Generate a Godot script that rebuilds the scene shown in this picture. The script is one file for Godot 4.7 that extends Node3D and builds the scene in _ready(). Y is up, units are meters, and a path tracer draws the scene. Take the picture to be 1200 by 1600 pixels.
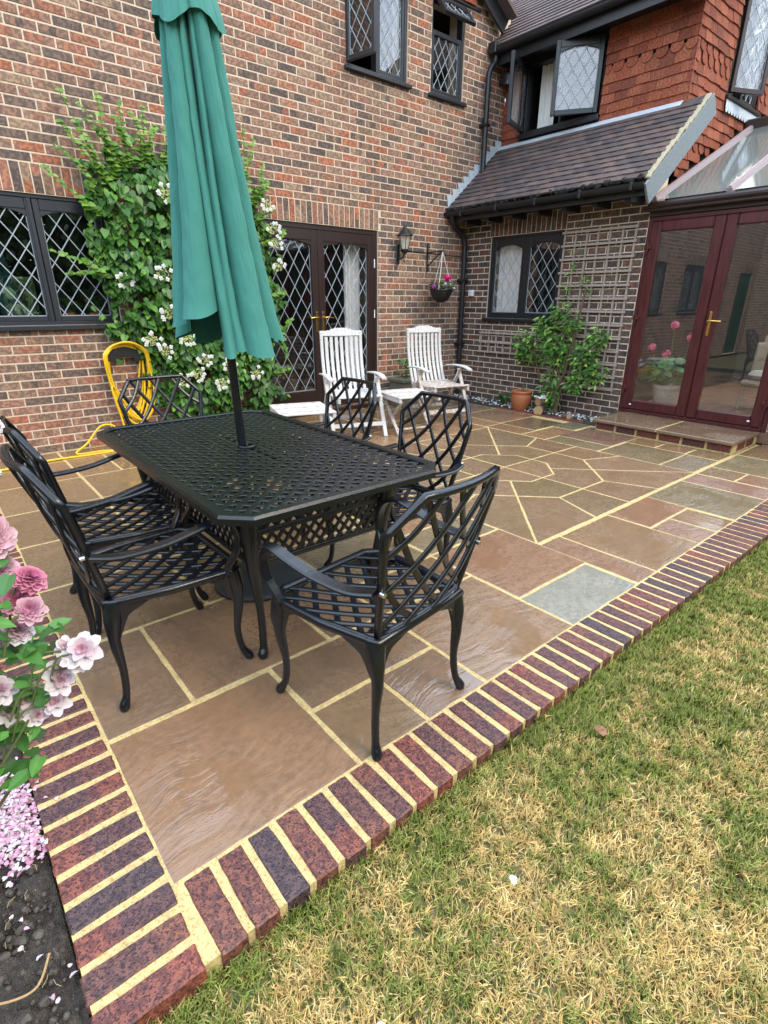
extends Node3D
# English patio beside a brick and tile-hung house, wet sandstone paving, cast-aluminium dining set, overcast day.

const CAM := Vector3(0, 1.35, 0)
const WZ := -5.792      # face of the main brick wall (looks towards +z)
const WX := 6.36        # face of the lower wing wall (looks towards -x)
const XU := 7.0         # face of the tile-hung upper wing wall
const ZU := -3.27       # face of the tile-hung end of the wing (looks towards +z)
const PX0 := 0.167      # paving starts here in x
const PZ1 := -1.008     # paving ends here in z

var M := {}
var rng := RandomNumberGenerator.new()
var taken := {}

func _ready() -> void:
	rng.seed = 20240611
	set_camera_sky_sun()
	make_materials()
	build_ground()
	build_patio()
	build_edging()
	build_house()
	build_conservatory()
	build_garden_beyond()
	build_table()
	build_parasol()
	build_dining_chairs()
	build_recliners()
	build_wall_fittings()
	build_trellises()
	build_climbers()
	build_pots()
	build_hose()
	build_roses()
	build_bits()
	build_grass()

func set_camera_sky_sun() -> void:
	var cam := Camera3D.new()
	cam.name = "camera"
	cam.position = CAM
	cam.rotation_degrees = Vector3(-21.57, -40.02, 0.265)
	cam.fov = 87.76
	cam.near = 0.05
	cam.far = 300.0
	add_child(cam)
	cam.current = true
	var env := Environment.new()
	env.background_mode = Environment.BG_SKY
	var sm := ProceduralSkyMaterial.new()
	sm.sky_top_color = Color(0.79, 0.86, 0.95)
	sm.sky_horizon_color = Color(0.90, 0.92, 0.94)
	sm.sky_curve = 0.2
	sm.sky_energy_multiplier = 1.45
	sm.ground_bottom_color = Color(0.30, 0.30, 0.26)
	sm.ground_horizon_color = Color(0.55, 0.56, 0.52)
	sm.sun_angle_max = 1.0
	var cover := FastNoiseLite.new()
	cover.seed = 5
	cover.frequency = 0.012
	cover.fractal_octaves = 5
	var ci := Image.create(512, 256, false, Image.FORMAT_RGBA8)
	for y in 256:
		for x in 512:
			var a := TAU * x / 512.0
			var e := PI * (0.5 - y / 256.0)
			var d := Vector3(cos(a) * cos(e), sin(e), sin(a) * cos(e)) * 90.0
			var n := clampf(0.5 + 0.9 * cover.get_noise_3dv(d), 0.0, 1.0)
			ci.set_pixel(x, y, Color(0.62, 0.64, 0.66, n * 0.5 if e > 0.0 else 0.0))
	sm.sky_cover = ImageTexture.create_from_image(ci)
	sm.sky_cover_modulate = Color(0.5, 0.5, 0.5)
	var sky := Sky.new()
	sky.sky_material = sm
	env.sky = sky
	env.tonemap_mode = Environment.TONE_MAPPER_LINEAR
	env.tonemap_exposure = 1.95
	env.sdfgi_enabled = true
	env.ssao_enabled = true
	env.ssil_enabled = true
	var we := WorldEnvironment.new()
	we.name = "environment"
	we.environment = env
	add_child(we)
	var sun := DirectionalLight3D.new()
	sun.name = "sun"
	sun.light_energy = 0.45
	sun.light_angular_distance = 24.0
	sun.light_color = Color(1.0, 0.96, 0.90)
	sun.shadow_enabled = true
	add_child(sun)
	sun.look_at_from_position(Vector3(0.30, 0.85, 0.80) * 10.0, Vector3.ZERO)

# ---------------------------------------------------------------- helpers

class MB:
	var P := PackedVector3Array()
	var N := PackedVector3Array()
	var C := PackedColorArray()
	var U := PackedVector2Array()
	var I := PackedInt32Array()
	func vert(p: Vector3, n: Vector3, c: Color, u := Vector2.ZERO) -> int:
		P.append(p); N.append(n); C.append(c); U.append(u)
		return P.size() - 1
	func idx(a: int, b: int, c: int) -> void:   # counter-clockwise seen from outside
		I.append(a); I.append(c); I.append(b)
	func tri(a: Vector3, b: Vector3, c: Vector3, col := Color.WHITE, ua := Vector2.ZERO, ub := Vector2.ZERO, uc := Vector2.ZERO) -> void:
		var n := (b - a).cross(c - a).normalized()
		var i := vert(a, n, col, ua)
		vert(b, n, col, ub); vert(c, n, col, uc)
		idx(i, i + 1, i + 2)
	func quad(a: Vector3, b: Vector3, c: Vector3, d: Vector3, col := Color.WHITE) -> void:
		var n := (c - a).cross(d - b).normalized()
		var i := vert(a, n, col)
		vert(b, n, col); vert(c, n, col); vert(d, n, col)
		idx(i, i + 1, i + 2); idx(i, i + 2, i + 3)
	func quad_out(a: Vector3, b: Vector3, c: Vector3, d: Vector3, mid: Vector3, col: Color) -> void:
		var n := (c - a).cross(d - b)
		if n.dot((a + b + c + d) * 0.25 - mid) < 0.0:
			quad(a, d, c, b, col)
		else:
			quad(a, b, c, d, col)
	func tri_out(a: Vector3, b: Vector3, c: Vector3, mid: Vector3, col: Color) -> void:
		if (b - a).cross(c - a).dot((a + b + c) / 3.0 - mid) < 0.0:
			tri(a, c, b, col)
		else:
			tri(a, b, c, col)
	func box(x: Transform3D, s: Vector3, bev := 0.0, col := Color.WHITE) -> void:
		var h := s * 0.5
		var b := minf(bev, minf(h.x, minf(h.y, h.z)) * 0.95)
		var q := {}
		var mid := x.origin
		for i in 8:
			var g := Vector3(1 if i & 1 else -1, 1 if i & 2 else -1, 1 if i & 4 else -1)
			for ax in 3:
				var p := g * h
				for k in 3:
					if k != ax:
						p[k] -= g[k] * b
				q[i * 3 + ax] = x * p
		for ax in 3:
			var o1 := 1 << ((ax + 1) % 3)
			var o2 := 1 << ((ax + 2) % 3)
			for s2 in 2:
				var base := (1 << ax) if s2 else 0
				quad_out(q[base * 3 + ax], q[(base | o1) * 3 + ax], q[(base | o1 | o2) * 3 + ax], q[(base | o2) * 3 + ax], mid, col)
		if b <= 0.0:
			return
		for ax in 3:
			var a1 := (ax + 1) % 3
			var a2 := (ax + 2) % 3
			for k in 4:
				var base := ((1 << a1) if k & 1 else 0) | ((1 << a2) if k & 2 else 0)
				var top := base | (1 << ax)
				quad_out(q[base * 3 + a1], q[base * 3 + a2], q[top * 3 + a2], q[top * 3 + a1], mid, col)
		for i in 8:
			tri_out(q[i * 3], q[i * 3 + 1], q[i * 3 + 2], mid, col)
	func cube(a: Vector3, b: Vector3, bev := 0.0, col := Color.WHITE) -> void:
		box(Transform3D(Basis.IDENTITY, (a + b) * 0.5), (b - a).abs(), bev, col)
	func sweep(pts: PackedVector3Array, sec: PackedVector2Array, up := Vector3.ZERO, scl := PackedFloat32Array(), col := Color.WHITE, flat := false, closed := false) -> void:
		var n := pts.size()
		var m := sec.size()
		var rings := []
		var norms := []
		var prev_side := Vector3.ZERO
		var sn := PackedVector2Array()
		var area := 0.0
		for j in m:
			area += sec[j].cross(sec[(j + 1) % m])
		for j in m:
			var e := sec[(j + 1) % m] - sec[(j + m - 1) % m]
			var nn := Vector2(e.y, -e.x).normalized()
			sn.append(nn if area > 0.0 else -nn)
		for i in n:
			var t: Vector3
			if closed:
				t = (pts[(i + 1) % n] - pts[(i + n - 1) % n]).normalized()
			else:
				t = (pts[mini(i + 1, n - 1)] - pts[maxi(i - 1, 0)]).normalized()
			var side: Vector3
			if up != Vector3.ZERO:
				side = t.cross(up).normalized()
			elif i == 0:
				side = t.cross(Vector3(0.31, 0.9, 0.17)).normalized()
			else:
				side = (prev_side - t * prev_side.dot(t)).normalized()
			prev_side = side
			var nr := side.cross(t).normalized()
			var k := scl[i] if scl.size() == n else 1.0
			var ring := PackedVector3Array()
			var rn := PackedVector3Array()
			for j in m:
				ring.append(pts[i] + side * sec[j].x * k + nr * sec[j].y * k)
				rn.append(side * sn[j].x + nr * sn[j].y)
			rings.append(ring)
			norms.append(rn)
		var count := n if closed else n - 1
		if flat:
			for i in count:
				var r0: PackedVector3Array = rings[i]
				var r1: PackedVector3Array = rings[(i + 1) % n]
				var mid: Vector3 = (pts[i] + pts[(i + 1) % n]) * 0.5
				for j in m:
					quad_out(r0[j], r0[(j + 1) % m], r1[(j + 1) % m], r1[j], mid, col)
		else:
			var start := P.size()
			for i in n:
				for j in m:
					vert(rings[i][j], norms[i][j], col, Vector2(float(j) / m, float(i) / n))
			for i in count:
				for j in m:
					var a := start + i * m + j
					var b := start + i * m + (j + 1) % m
					var c := start + ((i + 1) % n) * m + (j + 1) % m
					var d := start + ((i + 1) % n) * m + j
					var fn := (P[c] - P[a]).cross(P[d] - P[b])
					if fn.dot(N[a] + N[c]) < 0.0:
						idx(a, d, c); idx(a, c, b)
					else:
						idx(a, b, c); idx(a, c, d)
		if not closed:
			for e in 2:
				var r: PackedVector3Array = rings[0] if e == 0 else rings[n - 1]
				var inner: Vector3 = pts[1] if e == 0 else pts[n - 2]
				var cen: Vector3 = pts[0] if e == 0 else pts[n - 1]
				for j in m:
					tri_out(cen, r[j], r[(j + 1) % m], inner, col)
	func tube(pts: PackedVector3Array, r: float, sides := 8, scl := PackedFloat32Array(), col := Color.WHITE, closed := false) -> void:
		var s := PackedVector2Array()
		for j in sides:
			s.append(Vector2(cos(TAU * j / sides), sin(TAU * j / sides)) * r)
		sweep(pts, s, Vector3.ZERO, scl, col, false, closed)
	func lathe(prof: PackedVector2Array, segs: int, x := Transform3D.IDENTITY, col := Color.WHITE) -> void:
		var start := P.size()
		var m := prof.size()
		for i in m:
			var e := prof[mini(i + 1, m - 1)] - prof[maxi(i - 1, 0)]
			var n2 := Vector2(e.y, -e.x).normalized()
			for j in segs:
				var a := TAU * j / segs
				vert(x * Vector3(cos(a) * prof[i].x, prof[i].y, sin(a) * prof[i].x), (x.basis * Vector3(cos(a) * n2.x, n2.y, sin(a) * n2.x)).normalized(), col, Vector2(float(j) / segs, prof[i].y))
		for i in m - 1:
			for j in segs:
				var a := start + i * segs + j
				var b := start + i * segs + (j + 1) % segs
				var c := b + segs
				var d := a + segs
				idx(a, d, c); idx(a, c, b)
	func done(m: Material) -> ArrayMesh:
		var arr := []
		arr.resize(Mesh.ARRAY_MAX)
		arr[Mesh.ARRAY_VERTEX] = P
		arr[Mesh.ARRAY_NORMAL] = N
		arr[Mesh.ARRAY_COLOR] = C
		arr[Mesh.ARRAY_TEX_UV] = U
		arr[Mesh.ARRAY_INDEX] = I
		var am := ArrayMesh.new()
		am.add_surface_from_arrays(Mesh.PRIMITIVE_TRIANGLES, arr)
		am.surface_set_material(0, m)
		return am

func numbered(n: String) -> String:
	if not taken.has(n):
		taken[n] = 0
		return n
	taken[n] += 1
	return "%s_%03d" % [n, taken[n]]

func thing(called: String, label: String, category: String, at := Vector3.ZERO, turn := 0.0, group := "") -> Node3D:
	var o := Node3D.new()
	o.name = numbered(called)
	add_child(o)
	o.position = at
	o.rotation.y = turn
	tag(o, label, category, group)
	return o

func tag(o: Node, label: String, category: String, group := "", kind := "") -> void:
	if label != "":
		o.set_meta("label", label)
	if category != "":
		o.set_meta("category", category)
	if group != "":
		o.set_meta("group", group)
	if kind != "":
		o.set_meta("kind", kind)

func put(parent: Node, called: String, mesh: Mesh, x := Transform3D.IDENTITY, kind := "") -> MeshInstance3D:
	var o := MeshInstance3D.new()
	o.name = numbered(called) if parent == self else called
	o.mesh = mesh
	o.transform = x
	parent.add_child(o, true)
	if kind != "":
		o.set_meta("kind", kind)
	return o

func part(parent: Node, called: String, b: MB, m: Material, x := Transform3D.IDENTITY, kind := "") -> MeshInstance3D:
	return put(parent, called, b.done(m), x, kind)

func hub(parent: Node, called: String, x := Transform3D.IDENTITY) -> Node3D:
	var o := Node3D.new()
	o.name = called
	o.transform = x
	parent.add_child(o, true)
	return o

func pts(a: Array) -> PackedVector3Array:
	return PackedVector3Array(a)

func smooth_path(a: Array, steps := 5) -> PackedVector3Array:
	var out := PackedVector3Array()
	var n := a.size()
	for i in n - 1:
		var p0: Vector3 = a[maxi(i - 1, 0)]
		var p1: Vector3 = a[i]
		var p2: Vector3 = a[i + 1]
		var p3: Vector3 = a[mini(i + 2, n - 1)]
		for k in steps:
			out.append(p1.cubic_interpolate(p2, p0, p3, float(k) / steps))
	out.append(a[n - 1])
	return out

func smooth_vals(a: Array, steps := 5) -> PackedFloat32Array:
	var out := PackedFloat32Array()
	for i in a.size() - 1:
		for k in steps:
			out.append(lerpf(a[i], a[i + 1], smoothstep(0.0, 1.0, float(k) / steps)))
	out.append(a[a.size() - 1])
	return out

func rect_sec(w: float, t: float, r: float) -> PackedVector2Array:   # rounded strap: 8 points
	var a := w * 0.5
	var b := t * 0.5
	return PackedVector2Array([Vector2(a - r, -b), Vector2(a, -b + r), Vector2(a, b - r), Vector2(a - r, b), Vector2(-a + r, b), Vector2(-a, b - r), Vector2(-a, -b + r), Vector2(-a + r, -b)])

func rect2(w: float, t: float) -> PackedVector2Array:
	return PackedVector2Array([Vector2(w, -t) * 0.5, Vector2(w, t) * 0.5, Vector2(-w, t) * 0.5, Vector2(-w, -t) * 0.5])

func at(x: float, y: float, z: float) -> Transform3D:
	return Transform3D(Basis.IDENTITY, Vector3(x, y, z))

func turned(x: float, y: float, z: float, deg: Vector3) -> Transform3D:
	return Transform3D(Basis.from_euler(deg * PI / 180.0), Vector3(x, y, z))

func pick(a: Array):
	return a[rng.randi() % a.size()]

func shade(c: Color, amount: float) -> Color:
	var k := 1.0 + rng.randf_range(-amount, amount)
	return Color(c.r * k, c.g * k, c.b * k)

# clip the line p + s*d (2D) to a convex polygon; returns [s0, s1] or []
func clip_line(p: Vector2, d: Vector2, poly: PackedVector2Array) -> Array:
	var lo := -1e9
	var hi := 1e9
	var n := poly.size()
	var cen := Vector2.ZERO
	for q in poly:
		cen += q / n
	for i in n:
		var a := poly[i]
		var e := poly[(i + 1) % n] - a
		var nn := Vector2(e.y, -e.x)
		if nn.dot(cen - a) > 0.0:
			nn = -nn
		var den := nn.dot(d)
		var num := nn.dot(a - p)
		if absf(den) < 1e-9:
			if num < 0.0:
				return []
			continue
		var s := num / den
		if den > 0.0:
			hi = minf(hi, s)
		else:
			lo = maxf(lo, s)
	if hi - lo < 1e-4:
		return []
	return [lo, hi]

# ---------------------------------------------------------------- materials

func tex(w: int, h: int, f: Callable, rgb := true) -> ImageTexture:
	var d := PackedByteArray()
	d.resize(w * h * (3 if rgb else 1))
	var k := 0
	for y in h:
		for x in w:
			if rgb:
				var c: Color = f.call(x, y)
				d[k] = clampi(int(pow(maxf(c.r, 0.0), 0.4545) * 255.0), 0, 255)
				d[k + 1] = clampi(int(pow(maxf(c.g, 0.0), 0.4545) * 255.0), 0, 255)
				d[k + 2] = clampi(int(pow(maxf(c.b, 0.0), 0.4545) * 255.0), 0, 255)
				k += 3
			else:
				var v: float = f.call(x, y)
				d[k] = clampi(int(v * 255.0), 0, 255)
				k += 1
	return ImageTexture.create_from_image(Image.create_from_data(w, h, false, Image.FORMAT_RGB8 if rgb else Image.FORMAT_L8, d))

func field(s: int, seed_: int, freq: float, octaves := 4) -> PackedByteArray:
	var n := FastNoiseLite.new()
	n.seed = seed_
	n.frequency = freq
	n.noise_type = FastNoiseLite.TYPE_SIMPLEX_SMOOTH
	n.fractal_octaves = octaves
	return n.get_seamless_image(s, s).get_data()

func mat(called: String, col: Color, rough: float, opts := {}) -> StandardMaterial3D:
	var m := StandardMaterial3D.new()
	m.resource_name = called
	m.albedo_color = col.linear_to_srgb()
	m.roughness = rough
	m.vertex_color_use_as_albedo = opts.get("vc", false)
	m.metallic = opts.get("metal", 0.0)
	m.metallic_specular = opts.get("spec", 0.5)
	if opts.has("albedo"):
		m.albedo_texture = opts.albedo
	if opts.has("rough"):
		m.roughness_texture = opts.rough
	if opts.has("bump"):
		m.heightmap_enabled = true
		m.heightmap_texture = opts.bump
		m.heightmap_scale = opts.get("bump_cm", 0.1)
	if opts.has("tri"):
		m.uv1_triplanar = true
		m.uv1_world_triplanar = opts.get("world", true)
		m.uv1_scale = Vector3.ONE * opts.tri
	if opts.has("uv"):
		m.uv1_scale = Vector3.ONE * opts.uv
	if opts.has("back"):
		m.backlight_enabled = true
		m.backlight = opts.back
	if opts.has("rim"):
		m.rim_enabled = true
		m.rim = opts.rim
		m.rim_tint = 0.6
	if opts.has("coat"):
		m.clearcoat_enabled = true
		m.clearcoat = opts.coat
		m.clearcoat_roughness = opts.get("coat_rough", 0.1)
	if opts.get("alpha", 1.0) < 1.0:
		m.transparency = BaseMaterial3D.TRANSPARENCY_ALPHA
		m.albedo_color.a = opts.alpha
	M[called] = m
	return m

func make_materials() -> void:
	var S := 512
	var fine := field(S, 11, 0.09, 4)
	var mid := field(S, 12, 0.02, 4)
	var low := field(S, 13, 0.006, 3)
	var spk := field(S, 14, 0.05, 2)
	# grain: neutral multiplicative tone for masonry
	var grain := tex(S, S, func(x, y):
		var i: int = y * S + x
		var v := 0.62 + 0.30 * fine[i] / 255.0 + 0.34 * mid[i] / 255.0
		return Color(v, v, v))
	var relief := tex(S, S, func(x, y):
		var i: int = y * S + x
		return 0.55 * fine[i] / 255.0 + 0.45 * mid[i] / 255.0, false)
	var fine_relief := tex(S, S, func(x, y): return fine[y * S + x] / 255.0, false)
	var blotch := tex(S, S, func(x, y):
		var i: int = y * S + x
		var a := smoothstep(0.42, 0.62, mid[i] / 255.0)
		var b := 0.75 + 0.4 * fine[i] / 255.0
		return Color(lerpf(0.62, 1.12, a) * b, lerpf(0.66, 1.02, a) * b, lerpf(0.72, 0.98, a) * b))
	mat("brick", Color.WHITE, 0.86, {"vc": true, "albedo": blotch, "tri": 2.3, "bump": relief, "bump_cm": 0.16, "spec": 0.35})
	mat("mortar", Color(0.66, 0.535, 0.405), 0.95, {"albedo": grain, "tri": 3.1, "bump": relief, "bump_cm": 0.12, "spec": 0.25})
	# edging bricks: red to plum with dark burnt specks
	var edge := tex(S, S, func(x, y):
		var i: int = y * S + x
		var a := smoothstep(0.40, 0.60, mid[i] / 255.0)
		var c := Color(0.60, 0.56, 0.66).lerp(Color(1.18, 0.98, 0.92), a)
		var dark := smoothstep(0.60, 0.66, spk[i] / 255.0 + 0.10 * (fine[i] / 255.0 - 0.5))
		c = c.lerp(Color(0.17, 0.17, 0.24), dark * 0.9)
		var smear := smoothstep(0.66, 0.78, low[(i * 7 + 3131) % (S * S)] / 255.0 * 0.4 + mid[(i + 91111) % (S * S)] / 255.0 * 0.6 + 0.25 * (fine[i] / 255.0 - 0.5))
		c = c.lerp(Color(2.6, 3.6, 2.6), smear * 0.55)
		var b := 0.80 + 0.34 * fine[i] / 255.0
		return Color(c.r * b, c.g * b, c.b * b))
	mat("edge_brick", Color.WHITE, 0.55, {"vc": true, "albedo": edge, "tri": 3.4, "bump": relief, "bump_cm": 0.35})
	var jl := tex(S, S, func(x, y):
		var i: int = y * S + x
		var v := 0.48 + 0.26 * fine[i] / 255.0 + 0.22 * low[i] / 255.0 + 0.40 * mid[(i + 4040) % (S * S)] / 255.0
		var dirt := smoothstep(0.62, 0.76, spk[(i + 77777) % (S * S)] / 255.0)
		return Color(v, v * lerpf(1.0, 0.92, dirt), v * lerpf(1.0, 0.75, dirt)) * lerpf(1.0, 0.74, dirt))
	mat("jointing", Color(0.58, 0.43, 0.185), 0.8, {"albedo": jl, "tri": 3.0, "bump": fine_relief, "bump_cm": 0.12})
	# riven sandstone, wet: 2.4 m sheet
	var T := 1024
	var n1 := FastNoiseLite.new()
	n1.seed = 31
	n1.frequency = 1.0
	n1.fractal_octaves = 5
	var n2 := FastNoiseLite.new()
	n2.seed = 32
	n2.frequency = 1.0
	n2.fractal_octaves = 3
	var hgt := PackedFloat32Array()
	var wet := PackedFloat32Array()
	var tone := PackedFloat32Array()
	hgt.resize(T * T)
	wet.resize(T * T)
	tone.resize(T * T)
	for y in T:
		for x in T:
			var u := x * 2.4 / T
			var v := y * 2.4 / T
			var warp := 0.12 * n2.get_noise_2d(u * 1.7, v * 1.7)
			var band := n1.get_noise_2d(u * 2.6, (v + warp * 0.7) * 19.0)
			var lowf := n2.get_noise_2d(u * 2.2 + 40.0, v * 2.2)
			var puddle := smoothstep(-0.06, 0.26, n2.get_noise_2d(u * 1.5 + 90.0, v * 1.5 + 7.0))
			var i := y * T + x
			var terr := fposmod(band * 2.6 + lowf * 1.4, 1.0)
			hgt[i] = lerpf(clampf(0.5 + 0.30 * band + 0.34 * lowf + 0.10 * terr, 0.0, 1.0), 0.5, puddle * 0.75)
			wet[i] = puddle
			tone[i] = 0.28 * band + 0.35 * n1.get_noise_2d(u * 5.0 + 9.0, v * 5.0) + 0.5 * n1.get_noise_2d(u * 24.0 + 3.0, v * 24.0)
	var stone := tex(T, T, func(x, y):
		var i: int = y * T + x
		var f := 1.0 + 0.34 * tone[i] + 0.10 * (fine[(y % S) * S + x % S] / 255.0 - 0.5)
		return Color(f, f * (1.0 - 0.07 * tone[i]), f * (1.0 - 0.15 * tone[i])) * 0.9)
	var srough := tex(T, T, func(x, y):
		var i: int = y * T + x
		return lerpf(0.22 + 0.14 * (fine[(y % S) * S + x % S] / 255.0) + 0.16 * tone[i], 0.06, wet[i]), false)
	var sheight := tex(T, T, func(x, y): return hgt[y * T + x], false)
	mat("sandstone", Color.WHITE, 1.0, {"vc": true, "albedo": stone, "rough": srough, "bump": sheight, "bump_cm": 0.5, "spec": 0.6})
	# roof and hanging tiles
	mat("roof_tile", Color.WHITE, 0.82, {"vc": true, "albedo": grain, "tri": 3.7, "bump": relief, "bump_cm": 0.2, "spec": 0.35})
	mat("clay_tile", Color.WHITE, 0.8, {"vc": true, "albedo": blotch, "tri": 3.3, "bump": relief, "bump_cm": 0.15, "spec": 0.35})
	mat("moss", Color(0.035, 0.036, 0.026), 1.0, {"albedo": grain, "tri": 9.0, "bump": fine_relief, "bump_cm": 1.2})
	mat("lead", Color(0.56, 0.62, 0.66), 0.45, {"albedo": grain, "tri": 2.0, "metal": 0.1})
	mat("lead_came", Color(0.33, 0.37, 0.40), 0.45, {"metal": 0.2})
	mat("black_paint", Color(0.011, 0.012, 0.014), 0.42, {"bump": fine_relief, "tri": 6.0, "bump_cm": 0.03})
	mat("slate_frame", Color(0.020, 0.022, 0.026), 0.4, {})
	mat("grey_barge", Color(0.17, 0.20, 0.215), 0.6, {"albedo": grain, "tri": 2.4})
	mat("brown_frame", Color(0.026, 0.012, 0.010), 0.38, {"albedo": grain, "tri": 1.5})
	mat("bone_tile_edge", Color(0.38, 0.34, 0.23), 0.9, {"albedo": grain, "tri": 5.0, "bump": relief, "bump_cm": 0.3})
	var woodn := FastNoiseLite.new()
	woodn.seed = 77
	woodn.frequency = 1.0
	woodn.fractal_octaves = 4
	var mahog := tex(256, 256, func(x, y):
		var v := 0.8 + 0.5 * woodn.get_noise_2d(x * 0.09, y * 0.008)
		return Color(v, v, v))
	mat("mahogany", Color(0.078, 0.013, 0.014), 0.34, {"albedo": mahog, "tri": 1.3})
	mat("mauve_bar", Color(0.33, 0.25, 0.26), 0.4)
	var glass := mat("glass", Color(0.02, 0.025, 0.025), 0.0, {"alpha": 0.015})
	glass.cull_mode = BaseMaterial3D.CULL_DISABLED
	mat("roof_glass", Color(0.62, 0.68, 0.62), 0.08, {"alpha": 0.22})
	mat("brass", Color(0.62, 0.42, 0.12), 0.25, {"metal": 1.0})
	mat("white_metal", Color(0.75, 0.75, 0.74), 0.35, {})
	mat("white_plastic", Color(0.72, 0.72, 0.70), 0.45, {})
	mat("room_dark", Color(0.055, 0.050, 0.042), 0.9, {"albedo": grain, "tri": 1.0})
	mat("room_floor", Color(0.16, 0.085, 0.05), 0.5, {"albedo": grain, "tri": 2.0})
	mat("curtain", Color(0.80, 0.79, 0.76), 0.9, {"tri": 4.0, "back": Color(0.3, 0.3, 0.28)})
	mat("green_paint", Color(0.015, 0.06, 0.035), 0.4)
	# furniture
	mat("black_metal", Color(0.0055, 0.0068, 0.009), 0.17, {"bump": fine_relief, "tri": 7.0, "bump_cm": 0.035, "spec": 0.5})
	mat("table_metal", Color(0.005, 0.007, 0.007), 0.18, {"bump": fine_relief, "tri": 9.0, "bump_cm": 0.05})
	mat("base_metal", Color(0.020, 0.026, 0.026), 0.5, {"albedo": grain, "bump": relief, "tri": 5.0, "bump_cm": 0.06})
	mat("bolt_metal", Color(0.6, 0.6, 0.62), 0.3, {"metal": 1.0})
	var wood := tex(512, 512, func(x, y):
		var g := woodn.get_noise_2d(x * 0.012, y * 0.16) * 0.5 + woodn.get_noise_2d(x * 0.03 + 50.0, y * 0.03) * 0.8
		var worn := smoothstep(0.34, 0.56, g)
		return Color(0.54, 0.525, 0.50).lerp(Color(0.40, 0.30, 0.22), worn * 0.75) * (0.92 + 0.16 * fine[(y % S) * S + x % S] / 255.0))
	var wood_worn := tex(512, 512, func(x, y):
		var g := woodn.get_noise_2d(x * 0.012 + 9.0, y * 0.16) * 0.6 + woodn.get_noise_2d(x * 0.02 + 80.0, y * 0.02) * 0.8
		var worn := smoothstep(-0.12, 0.22, g)
		return Color(0.56, 0.52, 0.48).lerp(Color(0.30, 0.20, 0.145), worn * 0.8) * (0.9 + 0.2 * fine[(y % S) * S + x % S] / 255.0))
	mat("white_wood", Color.WHITE, 0.62, {"albedo": wood, "tri": 1.6, "world": false, "bump": fine_relief, "bump_cm": 0.05})
	mat("worn_wood", Color.WHITE, 0.66, {"albedo": wood_worn, "tri": 1.6, "world": false, "bump": fine_relief, "bump_cm": 0.06})
	mat("grey_wood", Color(0.36, 0.285, 0.235), 0.85, {"albedo": grain, "tri": 6.0, "bump": relief, "bump_cm": 0.2})
	var weave := tex(256, 256, func(x, y):
		var v := 0.92 + 0.08 * (sin(x * 0.7) * sin(y * 0.7)) + 0.10 * (mid[(y * 2 % S) * S + x * 2 % S] / 255.0 - 0.5)
		return Color(v, v, v))
	mat("canopy_cloth", Color(0.046, 0.222, 0.180), 0.85, {"albedo": weave, "tri": 9.0, "back": Color(0.25, 0.25, 0.25), "rim": 0.3, "bump": relief, "bump_cm": 0.06})
	# plants, earth, pots
	mat("leaf", Color.WHITE, 0.42, {"vc": true, "back": Color(0.45, 0.45, 0.4), "spec": 0.45})
	mat("grass_blade", Color.WHITE, 0.6, {"vc": true, "back": Color(0.5, 0.5, 0.4), "spec": 0.3})
	mat("petal", Color.WHITE, 0.7, {"vc": true, "back": Color(0.6, 0.6, 0.6), "spec": 0.3})
	mat("stem", Color(0.10, 0.12, 0.035), 0.7, {})
	mat("bark", Color(0.14, 0.085, 0.055), 0.9, {"albedo": grain, "tri": 9.0, "bump": relief, "bump_cm": 0.4})
	mat("soil", Color(0.080, 0.062, 0.046), 0.8, {"albedo": blotch, "tri": 5.0, "bump": relief, "bump_cm": 2.4})
	var thatch := tex(S, S, func(x, y):
		var i: int = y * S + x
		var a := smoothstep(0.35, 0.65, mid[i] / 255.0)
		return Color(0.24, 0.175, 0.075).lerp(Color(0.115, 0.13, 0.035), a) * (0.55 + 0.9 * fine[i] / 255.0))
	mat("turf", Color.WHITE, 0.95, {"albedo": thatch, "tri": 2.2, "bump": relief, "bump_cm": 1.0})
	mat("terracotta", Color(0.40, 0.125, 0.045), 0.55, {"albedo": grain, "tri": 4.0})
	mat("stone_trough", Color(0.17, 0.155, 0.11), 0.95, {"albedo": blotch, "tri": 5.0, "bump": relief, "bump_cm": 0.5})
	mat("pebble", Color.WHITE, 0.6, {"vc": true})
	mat("hose_rubber", Color(0.74, 0.46, 0.012), 0.4, {})
	mat("black_plastic", Color(0.012, 0.012, 0.013), 0.45, {})
	mat("cut_wood", Color(0.40, 0.25, 0.11), 0.8, {"albedo": grain, "tri": 9.0})
	mat("wicker", Color(0.42, 0.34, 0.24), 0.7, {"albedo": blotch, "tri": 14.0, "bump": relief, "bump_cm": 0.5})
	mat("cushion", Color(0.58, 0.53, 0.42), 0.9, {"albedo": blotch, "tri": 5.0})
	mat("lamp_glass", Color(0.75, 0.70, 0.55), 0.15, {"alpha": 0.35})

# ---------------------------------------------------------------- ground, paving, edging

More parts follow.
